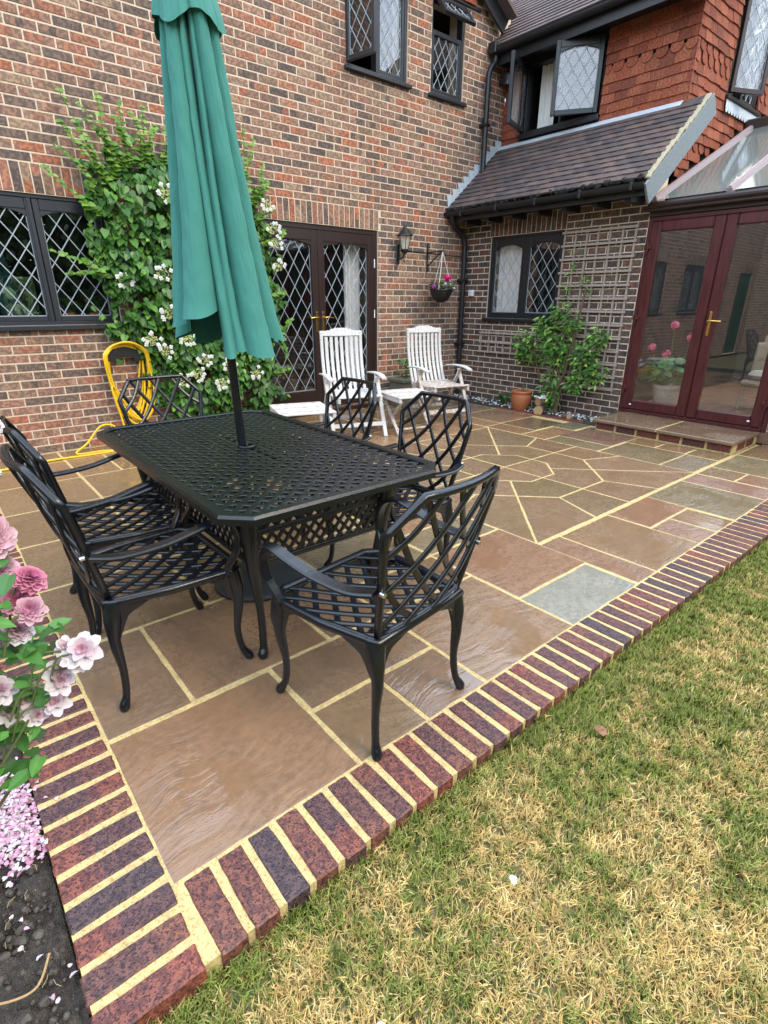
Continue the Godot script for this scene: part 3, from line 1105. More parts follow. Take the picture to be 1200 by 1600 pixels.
func tile_mesh(w: float, l: float, t: float, col: Color, scallop := false, flare := 0.0) -> ArrayMesh:
	# lies in xy: x across, y up the slope from its lower edge, z outwards
	var b := MB.new()
	var jag := [rng.randf_range(-0.004, 0.004), rng.randf_range(-0.004, 0.004)]
	if scallop:
		var n := 8
		for i in n:
			var a0 := PI + PI * i / n
			var a1 := PI + PI * (i + 1) / n
			var r := w * 0.40
			var p := Vector2(w * 0.5 + r * cos(a0), 0.055 + r * 0.85 * sin(a0))
			var q := Vector2(w * 0.5 + r * cos(a1), 0.055 + r * 0.85 * sin(a1))
			b.quad(Vector3(p.x, p.y, t), Vector3(q.x, q.y, t), Vector3(q.x, l, t), Vector3(p.x, l, t), col)
			b.quad(Vector3(p.x, p.y, 0), Vector3(q.x, q.y, 0), Vector3(q.x, q.y, t), Vector3(p.x, p.y, t), col * 0.9)
	else:
		var g := 0.0015
		var c := [Vector3(g, jag[0], 0), Vector3(w - g, jag[1], 0), Vector3(w - g, l, 0), Vector3(g, l, 0)]
		var z := Vector3(0, 0, t)
		var bow := Vector3(0, 0, flare)
		var m0: Vector3 = (c[0] + c[1]) * 0.5 + z + bow
		var m1: Vector3 = (c[3] + c[2]) * 0.5 + z + bow
		b.quad(c[0] + z, m0, m1, c[3] + z, col)
		b.quad(m0, c[1] + z, c[2] + z, m1, col)
		b.quad(c[0], c[1], m0, c[0] + z, col)
		b.tri(c[1], c[1] + z, m0, col)
		b.quad(c[1], c[2], c[2] + z, c[1] + z, col)
		b.quad(c[3], c[0], c[0] + z, c[3] + z, col)
	return b.done(M.clay_tile if flare == 0.0 else M.roof_tile)

# hung tiles on a vertical face; x maps local (u, v, out) to the parent
func hang_tiles(wall: Node3D, x: Transform3D, u0: float, u1: float, v0: float, v1: float, holes: Array, scallop_rows: Array, skip = null) -> void:
	var tones := [Color(0.31, 0.085, 0.042), Color(0.26, 0.073, 0.038), Color(0.35, 0.105, 0.055), Color(0.215, 0.064, 0.038), Color(0.30, 0.095, 0.052), Color(0.38, 0.12, 0.06)]
	var ms := []
	for k in 8:
		ms.append(tile_mesh(0.165, 0.165, 0.013, shade(tones[k % 6], 0.08)))
	var sc := []
	for k in 3:
		sc.append(tile_mesh(0.165, 0.165, 0.013, tones[k], true))
	var r := 0
	var v := v0
	while v < v1:
		var hs := []
		for h in holes:
			if h[2] < v + 0.075 and h[3] > v + 0.015:
				hs.append([h[0], h[1]])
		var off := 0.0825 if r % 2 else 0.0
		for seg in cut(u0, u1, hs):
			var k0 := int(floor((seg[0] - u0 - off) / 0.165))
			var k1 := int(ceil((seg[1] - u0 - off) / 0.165))
			for k in range(k0, k1):
				var p: float = maxf(u0 + off + k * 0.165, seg[0])
				var q: float = minf(u0 + off + (k + 1) * 0.165, seg[1])
				if q - p < 0.03:
					continue
				if skip != null and skip.call((p + q) * 0.5, v):
					continue
				var tilt := Basis.from_euler(Vector3(-0.13 + rng.randf_range(-0.03, 0.015), 0, rng.randf_range(-0.012, 0.012)))
				var loc := Transform3D(tilt * Basis.from_scale(Vector3((q - p) / 0.165, 1, 1)), Vector3(p, v + rng.randf_range(-0.004, 0.004), 0.030 + rng.randf_range(0, 0.005)))
				put(wall, "wall_tile", pick(sc if scallop_rows.has(r) else ms), x * loc)
		r += 1
		v += 0.098

func room(parent: Node3D, a: Vector3, c: Vector3, open_side: int) -> void:
	# closed box of thin slabs; open_side 0 = +z side left out (a house wall closes it), 1 = -x side left out, 2 = both left out
	var b := MB.new()
	var t := 0.06
	b.cube(Vector3(a.x, a.y - t, a.z), Vector3(c.x, a.y, c.z))
	b.cube(Vector3(a.x, c.y, a.z), Vector3(c.x, c.y + t, c.z))
	b.cube(Vector3(a.x - t, a.y - t, a.z - t), Vector3(c.x + t, c.y + t, a.z))
	b.cube(Vector3(c.x, a.y - t, a.z), Vector3(c.x + t, c.y + t, c.z))
	if open_side == 0:
		b.cube(Vector3(a.x - t, a.y - t, a.z), Vector3(a.x, c.y + t, c.z))
	else:
		b.cube(Vector3(a.x - t, a.y - t, c.z), Vector3(c.x + t, c.y + t, c.z + t))
	part(parent, "room", b, M.room_dark)

func curtain(parent: Node3D, x: Transform3D, w: float, h: float, folds: int) -> void:
	var b := MB.new()
	var n := folds * 8
	for i in n:
		var u0 := w * i / n
		var u1 := w * (i + 1) / n
		var z0 := 0.022 * sin(TAU * folds * i / n) + 0.008 * sin(TAU * 1.7 * i / n)
		var z1 := 0.022 * sin(TAU * folds * (i + 1) / n) + 0.008 * sin(TAU * 1.7 * (i + 1) / n)
		b.quad(Vector3(u0, 0, z0), Vector3(u1, 0, z1), Vector3(u1, h, z1), Vector3(u0, h, z0))
	part(parent, "curtain", b, M.curtain, x)

func build_house() -> void:
	var house := thing("brick_house", "brick house with leaded windows, tile-hung wing and lean-to roof", "house")
	var w1 := Transform3D(Basis.IDENTITY, Vector3(0, 0, WZ))
	var w2 := Transform3D(Basis(Vector3(0, 0, 1), Vector3(0, 1, 0), Vector3(-1, 0, 0)), Vector3(WX, 0, 0))
	var holes := [[-0.155, 1.555, 1.14, 2.175], [2.955, 4.745, 0.05, 2.175], [4.305, 5.195, 3.75, 4.80], [5.58, 6.16, 3.75, 4.72], [-2.15, -1.05, 1.14, 2.175], [-5.4, -4.45, 0.03, 2.10]]
	var sold := [[-0.155, 1.57, 2.175, 2.40], [2.955, 4.755, 2.175, 2.40], [-2.15, -1.025, 2.175, 2.40], [-5.4, -4.425, 2.10, 2.325]]
	brick_wall(house, "main_wall", w1, -13.0, 7.02, 0.0, 5.25, holes, sold, WALL_TONES, 300, 0.12, func(p: Vector3): return p.x > 6.1 and p.y > 4.66 - (p.x - 6.73) * 0.59)
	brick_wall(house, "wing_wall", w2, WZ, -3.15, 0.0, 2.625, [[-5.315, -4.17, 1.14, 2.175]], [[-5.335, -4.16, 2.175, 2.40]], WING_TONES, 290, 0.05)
	# return of the wing wall beside the conservatory
	# ---- windows of the main wall
	var win := hub(house, "window", at(-0.155, 1.14, WZ))
	outer_frame(win, 1.71, 1.035, M.slate_frame, 0.03, [0.57, 1.14])
	for k in 3:
		leaf_frame(win, at(0.022 + k * 0.57, 0.03, -0.075), 0.526 if k != 1 else 0.566, 0.975, M.slate_frame, 0.05, 0.085, 0.045, 0.05, 0.15, 0.205)
	add_sill(win, 1.71, M.slate_frame)
	win = hub(house, "window", at(4.305, 3.75, WZ))
	outer_frame(win, 0.89, 1.05, M.slate_frame, 0.035, [0.445])
	leaf_frame(win, turned(0.03, 0.03, -0.01, Vector3(0, -78, 0)), 0.40, 0.99, M.slate_frame, 0.042, 0.085, 0.045, 0.05, 0.13, 0.19)
	leaf_frame(win, at(0.452, 0.03, -0.075), 0.41, 0.99, M.slate_frame, 0.042, 0.085, 0.045, 0.05, 0.13, 0.19)
	add_sill(win, 0.89, M.slate_frame)
	win = hub(house, "window", at(5.58, 3.75, WZ))
	outer_frame(win, 0.58, 0.97, M.slate_frame, 0.035)
	leaf_frame(win, at(0.03, 0.03, -0.075), 0.52, 0.62, M.slate_frame, 0.042, 0.05, 0.042, 0.0, 0.125, 0.19)
	leaf_frame(win, turned(0.03, 0.94, -0.01, Vector3(-40, 0, 0)) * at(0, -0.28, 0), 0.52, 0.28, M.slate_frame, 0.042, 0.06, 0.04, 0.05, 0.125, 0.19)
	add_sill(win, 0.58, M.slate_frame)
	win = hub(house, "window", at(-2.15, 1.14, WZ))
	outer_frame(win, 1.1, 1.035, M.slate_frame, 0.03, [0.55])
	for k in 2:
		leaf_frame(win, at(0.025 + k * 0.54, 0.03, -0.075), 0.51, 0.975, M.slate_frame, 0.05, 0.085, 0.045, 0.05, 0.15, 0.205)
	add_sill(win, 1.1, M.slate_frame)
	var gd := MB.new()
	gd.cube(Vector3(-5.4, 0.03, WZ - 0.10), Vector3(-4.45, 2.10, WZ - 0.04), 0.004)
	gd.cube(Vector3(-5.3, 0.2, WZ - 0.045), Vector3(-4.97, 1.0, WZ - 0.03), 0.006)
	gd.cube(Vector3(-4.88, 0.2, WZ - 0.045), Vector3(-4.55, 1.0, WZ - 0.03), 0.006)
	gd.cube(Vector3(-5.3, 1.15, WZ - 0.045), Vector3(-4.97, 1.95, WZ - 0.03), 0.006)
	gd.cube(Vector3(-4.88, 1.15, WZ - 0.045), Vector3(-4.55, 1.95, WZ - 0.03), 0.006)
	part(house, "side_door", gd, M.green_paint)
	# ---- French doors
	win = hub(house, "french_doors", at(2.955, 0.05, WZ))
	outer_frame(win, 1.79, 2.125, M.brown_frame, 0.055)
	leaf_frame(win, at(0.055, 0.05, -0.085), 0.838, 2.02, M.brown_frame, 0.088, 0.115, 0.20, 0.05, 0.16, 0.262, 0.06)
	leaf_frame(win, at(0.897, 0.05, -0.085), 0.838, 2.02, M.brown_frame, 0.088, 0.115, 0.20, 0.05, 0.16, 0.262, 0.06)
	for s in [-1, 1]:
		var hd := MB.new()
		hd.cube(Vector3(-0.016, -0.12, 0), Vector3(0.016, 0.12, 0.008), 0.004)
		hd.tube(pts([Vector3(0, 0.055, 0.005), Vector3(0, 0.055, 0.05)]), 0.010, 8)
		hd.tube(smooth_path([Vector3(0, 0.055, 0.05), Vector3(s * 0.05, 0.058, 0.055), Vector3(s * 0.12, 0.05, 0.052)]), 0.008, 8)
		part(win, "handle", hd, M.brass, at(0.895 + s * 0.045, 1.06, -0.024))
	for y in [0.35, 1.15, 1.75]:
		var hn := MB.new()
		hn.tube(pts([Vector3(0, -0.05, 0), Vector3(0, 0.05, 0)]), 0.007, 8)
		part(win, "hinge", hn, M.white_metal, at(1.742, y, -0.014))
	var th := MB.new()
	th.cube(Vector3(-0.02, -0.05, -0.12), Vector3(1.81, 0.0, 0.04), 0.005)
	part(win, "threshold", th, M.brown_frame)
	curtain(house, at(4.36, 0.18, WZ - 0.22), 0.26, 1.95, 4)
	# ---- rooms behind the main wall
	room(house, Vector3(1.9, 0.06, WZ - 4.4), Vector3(5.8, 2.42, WZ - 0.281), 0)
	room(house, Vector3(-3.6, 2.75, WZ - 4.2), Vector3(6.6, 5.2, WZ - 0.281), 0)
	room(house, Vector3(-6.0, 0.06, WZ - 3.4), Vector3(-1.9, 2.42, WZ - 0.281), 0)
	# the left room has a window on its far side
	var rb := MB.new()
	var zb := WZ - 4.0
	wall_core(rb, -1.7, 1.75, 0.0, 2.5, [[0.45, 1.6, 0.95, 1.75]], zb, zb - 0.1)
	rb.cube(Vector3(-1.76, 0.0, zb - 0.1), Vector3(-1.7, 2.5, WZ - 0.281))
	rb.cube(Vector3(1.75, 0.0, zb - 0.1), Vector3(1.81, 2.5, WZ - 0.281))
	rb.cube(Vector3(-1.76, 2.5, zb - 0.1), Vector3(1.81, 2.56, WZ - 0.281))
	rb.cube(Vector3(-1.76, -0.04, zb - 0.1), Vector3(1.81, 0.0, WZ - 0.281))
	part(house, "room", rb, M.room_dark)
	win = hub(house, "window", at(0.45, 0.95, zb - 0.01))
	outer_frame(win, 1.15, 0.80, M.slate_frame, 0.04, [0.575])
	leaf_frame(win, at(0.03, 0.03, -0.08), 0.53, 0.74, M.slate_frame, 0.05, 0.06, 0.05, 0.0, 0.13, 0.18)
	leaf_frame(win, at(0.59, 0.03, -0.08), 0.53, 0.74, M.slate_frame, 0.05, 0.06, 0.05, 0.0, 0.13, 0.18)
	# ---- wing: window in the lower wall
	var wx := Transform3D(w2.basis, Vector3(WX, 1.14, -5.315))
	win = hub(house, "window", wx)
	outer_frame(win, 1.145, 1.035, M.black_paint, 0.03, [0.572])
	for k in 2:
		leaf_frame(win, at(0.022 + k * 0.563, 0.03, -0.075), 0.538, 0.975, M.black_paint, 0.05, 0.085, 0.045, 0.055, 0.15, 0.215)
	add_sill(win, 1.145, M.black_paint)
	curtain(house, Transform3D(w2.basis, Vector3(WX + 0.16, 1.16, -5.27)), 0.46, 1.0, 5)
	room(house, Vector3(WX + 0.281, 0.06, WZ + 0.05), Vector3(9.6, 2.5, -3.40), 1)
	# ---- lean-to roof
	build_lean_to(house)
	build_wing_top(house, w2)

func build_lean_to(house: Node3D) -> void:
	var e := Vector3(5.985, 2.515, 0)
	var t := Vector3(7.0, 3.36, 0)
	var d := (t - e).normalized()
	var nrm := Vector3(-d.y, d.x, 0)
	var z0 := WZ + 0.005
	var z1 := -3.06
	# local axes of the slope: x along +z, y up the slope, z out of the roof
	var sx := Transform3D(Basis(Vector3(0, 0, 1), d, nrm), Vector3(e.x, e.y, 0))
	var deck := MB.new()
	deck.cube(Vector3(z0, 0.01, -0.10), Vector3(z1, 1.33, -0.012))
	var roof := part(house, "lean_to_roof", deck, M.black_paint, sx)
	var tones := [Color(0.105, 0.080, 0.076), Color(0.088, 0.068, 0.066), Color(0.125, 0.088, 0.080), Color(0.075, 0.062, 0.062), Color(0.115, 0.078, 0.068)]
	var ms := []
	for k in 8:
		ms.append(tile_mesh(0.165, 0.2, 0.013, shade(tones[k % 5], 0.1), false, 0.003))
	for r in 13:
		var off := 0.0825 if r % 2 else 0.0
		var u := z0 - (0.165 - off if off > 0.0 else 0.0)
		while u < z1 - 0.02:
			var p := maxf(u, z0)
			var q := minf(u + 0.165, z1)
			if q - p > 0.03:
				var tb := Basis.from_euler(Vector3(-0.12 + rng.randf_range(-0.015, 0.01), 0, rng.randf_range(-0.008, 0.008))) * Basis.from_scale(Vector3((q - p) / 0.165, 1, 1))
				put(roof, "roof_tile", pick(ms), Transform3D(tb, Vector3(p, -0.03 + r * 0.1005 + rng.randf_range(-0.003, 0.003), 0.024)))
			u += 0.165
	# verge: bedded mortar edge and grey bargeboard
	var vg := MB.new()
	for k in 14:
		vg.box(turned(z1 + 0.006 + rng.randf_range(-0.004, 0.006), 0.03 + k * 0.0985, 0.012 + rng.randf_range(-0.004, 0.004), Vector3(6, 0, rng.randf_range(-4, 4))), Vector3(0.05 + rng.randf_range(0, 0.014), 0.106, 0.03), 0.008)
	part(roof, "verge", vg, M.bone_tile_edge)
	var bb := MB.new()
	bb.cube(Vector3(z1 + 0.012, -0.10, -0.215), Vector3(z1 + 0.037, 1.42, -0.006), 0.003)
	part(roof, "bargeboard", bb, M.grey_barge)
	# fascia, gutter, rafter feet, moss
	var f := MB.new()
	f.cube(Vector3(6.005, 2.365, z0), Vector3(6.03, 2.50, z1))
	f.cube(Vector3(6.03, 2.40, z0), Vector3(6.355, 2.425, z1 - 0.09))
	part(house, "fascia", f, M.black_paint)
	var g := MB.new()
	var sec := PackedVector2Array()
	for k in 9:
		var a := PI + PI * k / 8.0
		sec.append(Vector2(cos(a), sin(a)) * 0.056)
	for k in 9:
		var a := TAU - PI * k / 8.0
		sec.append(Vector2(cos(a), sin(a)) * 0.051)
	g.sweep(pts([Vector3(5.945, 2.475, z0), Vector3(5.945, 2.47, z1 + 0.02)]), sec, Vector3(0, 1, 0), PackedFloat32Array(), Color.WHITE, true)
	for k in 5:
		g.cube(Vector3(5.885, 2.405, -5.5 + k * 0.58), Vector3(6.006, 2.48, -5.47 + k * 0.58), 0.004)
	part(house, "gutter", g, M.black_paint)
	for k in 7:
		var rf := MB.new()
		rf.cube(Vector3(6.06, 2.33, -0.035), Vector3(6.356, 2.40, 0.035), 0.004)
		part(house, "rafter_foot", rf, M.black_paint, at(0, 0, -5.55 + k * 0.38))
	var ms2 := MB.new()
	var z := z0 + 0.02
	while z < z1:
		var l := rng.randf_range(0.012, 0.032)
		var pr := PackedVector2Array([Vector2(0.001, -0.6), Vector2(0.8, -0.3), Vector2(1.0, 0.1), Vector2(0.7, 0.6), Vector2(0.001, 0.8)])
		ms2.lathe(pr, 7, Transform3D(Basis.from_euler(Vector3(rng.randf(), rng.randf() * 6.0, rng.randf())) * Basis.from_scale(Vector3(l * 1.3, l, l * 1.6)), Vector3(5.965 + rng.randf_range(-0.02, 0.03), 2.505 + rng.randf_range(-0.012, 0.012), z)))
		z += rng.randf_range(0.012, 0.05)
	var moss := part(house, "moss", ms2, M.moss, Transform3D.IDENTITY, "stuff")
	tag(moss, "moss growing along the lean-to gutter", "")
	# lead: soakers up the main wall and an apron along the top
	var ld := MB.new()
	for k in 10:
		var a := e + (t - e) * (k / 10.0)
		var c := e + (t - e) * ((k + 1) / 10.0)
		var zf := WZ + 0.006 + 0.0008 * (k % 2)
		ld.quad(Vector3(a.x, a.y - 0.02, zf), Vector3(c.x, c.y - 0.02, zf), Vector3(c.x - 0.005, c.y + 0.10, zf), Vector3(a.x - 0.045, a.y + 0.175, zf))
		ld.quad(Vector3(a.x, a.y + 0.012, zf + 0.002), Vector3(a.x, a.y + 0.012, zf + 0.07), Vector3(c.x, c.y + 0.012, zf + 0.07), Vector3(c.x, c.y + 0.012, zf + 0.002))
	part(house, "stepped_flashing", ld, M.lead)
	var ap := MB.new()
	ap.cube(Vector3(z0, 1.245, 0.030), Vector3(-3.30, 1.335, 0.036))
	part(roof, "flashing", ap, M.lead)

func build_wing_top(house: Node3D, w2: Transform3D) -> void:
	var ux := Transform3D(w2.basis, Vector3(XU, 0, 0))
	var hole := [[-5.46, -4.31, 3.475, 4.265]]
	var core := MB.new()
	wall_core(core, WZ, ZU - 0.03, 2.55, 4.58, hole, -0.03, -0.25)
	var wall := part(house, "tile_hung_wall", core, M.black_paint, ux)
	hang_tiles(wall, at(0, 0, -0.03), WZ + 0.01, ZU + 0.015, 3.365, 4.40, [[-5.47, -4.30, 3.44, 4.33]], [5])
	var ex := Transform3D(Basis.IDENTITY, Vector3(0, 0, ZU))
	var core2 := MB.new()
	wall_core(core2, XU + 0.03, 7.9, 0.0, 4.58, [], -0.03, -0.25)
	wall_core(core2, 7.9, 10.6, 0.0, 5.2, [[7.97, 8.95, 3.62, 4.7]], -0.03, -0.25)
	var endw := part(house, "tile_hung_wall", core2, M.black_paint, ex)
	hang_tiles(endw, at(0, 0, -0.03), XU - 0.012, 9.5, 2.38, 4.95, [[7.95, 8.97, 3.56, 4.75]], [6, 14, 15], func(u: float, v: float): return v < 2.30 + (u - 6.36) * 0.457 or v > minf(4.9, 4.46 + (u - 7.0) * 0.86))
	room(house, Vector3(XU + 0.26, 2.75, WZ + 0.05), Vector3(9.5, 4.62, ZU - 0.29), 1)
	# window of the tile-hung wall: both casements open
	var win := hub(house, "window", Transform3D(w2.basis, Vector3(XU, 3.475, -5.46)))
	outer_frame(win, 1.15, 0.79, M.black_paint, 0.035, [0.575])
	leaf_frame(win, turned(0.035, 0.02, 0.0, Vector3(0, -72, 0)), 0.535, 0.75, M.black_paint, 0.05, 0.075, 0.055, 0.05, 0.13, 0.19)
	leaf_frame(win, turned(1.115, 0.02, 0.0, Vector3(0, 34, 0)) * at(-0.545, 0, 0), 0.545, 0.75, M.black_paint, 0.05, 0.075, 0.055, 0.05, 0.13, 0.19)
	var sl := MB.new()
	sl.cube(Vector3(-0.02, -0.06, -0.1), Vector3(1.17, -0.001, 0.06), 0.006)
	part(win, "sill", sl, M.black_paint)
	curtain(house, Transform3D(w2.basis, Vector3(XU + 0.22, 3.48, -5.36)), 0.24, 0.78, 3)
	# window of the end wall, open casement
	win = hub(house, "window", at(7.97, 3.62, ZU))
	outer_frame(win, 0.98, 1.08, M.brown_frame, 0.04, [0.49])
	leaf_frame(win, turned(0.03, 0.03, 0.0, Vector3(0, -26, 0)), 0.47, 1.03, M.brown_frame, 0.05, 0.07, 0.05, 0.0, 0.14, 0.20)
	leaf_frame(win, at(0.50, 0.03, -0.075), 0.45, 1.03, M.brown_frame, 0.05, 0.07, 0.05, 0.0, 0.14, 0.20)
	add_sill(win, 0.98, M.brown_frame)
	# scalloped lead apron under it
	var sc := MB.new()
	for k in 14:
		var a := 7.93 + k * 0.085
		sc.quad(Vector3(a, 3.50, ZU + 0.035), Vector3(a + 0.085, 3.50, ZU + 0.035), Vector3(a + 0.085, 3.58, ZU + 0.03), Vector3(a, 3.58, ZU + 0.03))
		for j in 6:
			var p0 := a + 0.0425 - 0.0425 * cos(PI * j / 6.0)
			var p1 := a + 0.0425 - 0.0425 * cos(PI * (j + 1) / 6.0)
			sc.quad(Vector3(p0, 3.50 - 0.05 * sin(PI * j / 6.0), ZU + 0.036), Vector3(p1, 3.50 - 0.05 * sin(PI * (j + 1) / 6.0), ZU + 0.036), Vector3(p1, 3.50, ZU + 0.035), Vector3(p0, 3.50, ZU + 0.035))
	part(house, "scalloped_apron", sc, M.lead)
	# main roof of the wing
	var d := Vector3(1, 0.86, 0).normalized()
	var nrm := Vector3(-d.y, d.x, 0)
	var rx := Transform3D(Basis(Vector3(0, 0, 1), d, nrm), Vector3(6.64, 4.43, 0))
	var deck := MB.new()
	deck.cube(Vector3(WZ - 1.6, 0.0, -0.1), Vector3(-2.92, 3.6, -0.012))
	var roof := part(house, "main_roof", deck, M.black_paint, rx)
	var rows := MB.new()
	var tones := [Color(0.13, 0.10, 0.095), Color(0.105, 0.082, 0.08), Color(0.15, 0.108, 0.098)]
	for r in 36:
		var u := WZ - 1.6 + (0.08 if r % 2 else 0.0)
		while u < -2.95:
			var b := Basis.from_euler(Vector3(-0.13, 0, 0))
			rows.box(Transform3D(b, Vector3(u + 0.0825, 0.04 + r * 0.1, 0.008)), Vector3(0.162, 0.16, 0.014), 0.0, shade(pick(tones), 0.12))
			u += 0.165
	part(roof, "roof_tiles", rows, M.roof_tile, Transform3D.IDENTITY, "stuff")
	var fa := MB.new()
	fa.cube(Vector3(6.70, 4.235, WZ + 0.1), Vector3(6.725, 4.42, -2.92))
	fa.cube(Vector3(6.725, 4.30, WZ + 0.001), Vector3(XU + 0.06, 4.325, -2.92))
	part(house, "fascia", fa, M.black_paint)
	var g := MB.new()
	var sec := PackedVector2Array()
	for k in 9:
		var a := PI + PI * k / 8.0
		sec.append(Vector2(cos(a), sin(a)) * 0.058)
	for k in 9:
		var a := TAU - PI * k / 8.0
		sec.append(Vector2(cos(a), sin(a)) * 0.052)
	g.sweep(pts([Vector3(6.64, 4.40, WZ + 0.06), Vector3(6.64, 4.39, -2.90)]), sec, Vector3(0, 1, 0), PackedFloat32Array(), Color.WHITE, true)
	g.cube(Vector3(6.57, 4.34, WZ + 0.02), Vector3(6.70, 4.47, WZ + 0.15), 0.01)
	part(house, "gutter", g, M.black_paint)
	# gable over the small window: tiles, bargeboards
	var gx := MB.new()
	gx.cube(Vector3(5.42, 4.735, WZ - 0.02), Vector3(6.40, 4.76, WZ + 0.03))
	var spand := part(house, "gable_tiles", gx, M.black_paint)
	hang_tiles(spand, at(0, 0, WZ + 0.004), 5.3, 6.6, 4.76, 5.2, [], [], func(u: float, v: float): return v + 0.12 > 5.17 - absf(u - 5.87) * 0.59)
	for s in [-1, 1]:
		var bb := MB.new()
		var p0 := Vector3(5.87, 5.20, WZ + 0.10)
		var p1 := Vector3(5.87 + s * 0.92, 4.655, WZ + 0.10)
		bb.sweep(pts([p0, p1]), rect2(0.03, 0.17), Vector3(0, 0, 1).cross((p1 - p0).normalized()), PackedFloat32Array(), Color.WHITE, true)
		part(house, "bargeboard", bb, M.black_paint)
		var rf := MB.new()
		rf.sweep(pts([p0 + Vector3(0, 0.10, -0.6), p1 + Vector3(s * 0.05, 0.10, -0.6)]), rect2(1.5, 0.05), Vector3(0, 1, 0), PackedFloat32Array(), Color(0.13, 0.10, 0.095), true)
		part(house, "gable_roof", rf, M.roof_tile)
	# downpipes
	var dp := MB.new()
	dp.tube(smooth_path([Vector3(5.965, 2.44, WZ + 0.10), Vector3(5.99, 2.36, WZ + 0.09), Vector3(6.10, 2.28, WZ + 0.075), Vector3(6.24, 2.20, WZ + 0.07), Vector3(6.285, 2.08, WZ + 0.07)], 4) + pts([Vector3(6.285, 1.2, WZ + 0.07), Vector3(6.285, 0.02, WZ + 0.07)]), 0.036, 12)
	for y in [0.75, 1.62]:
		dp.cube(Vector3(6.225, y, WZ + 0.001), Vector3(6.345, y + 0.035, WZ + 0.11), 0.004)
	part(house, "downpipe", dp, M.black_paint)
	var d2 := MB.new()
	d2.tube(smooth_path([Vector3(6.66, 4.36, WZ + 0.09), Vector3(6.655, 4.27, WZ + 0.085), Vector3(6.60, 4.20, WZ + 0.075), Vector3(6.565, 4.12, WZ + 0.07)], 4) + pts([Vector3(6.562, 3.6, WZ + 0.07), Vector3(6.562, 3.0, WZ + 0.07)]), 0.036, 12)
	d2.cube(Vector3(6.505, 3.55, WZ + 0.001), Vector3(6.62, 3.585, WZ + 0.11), 0.004)
	part(house, "downpipe", d2, M.black_paint)

# ---------------------------------------------------------------- conservatory

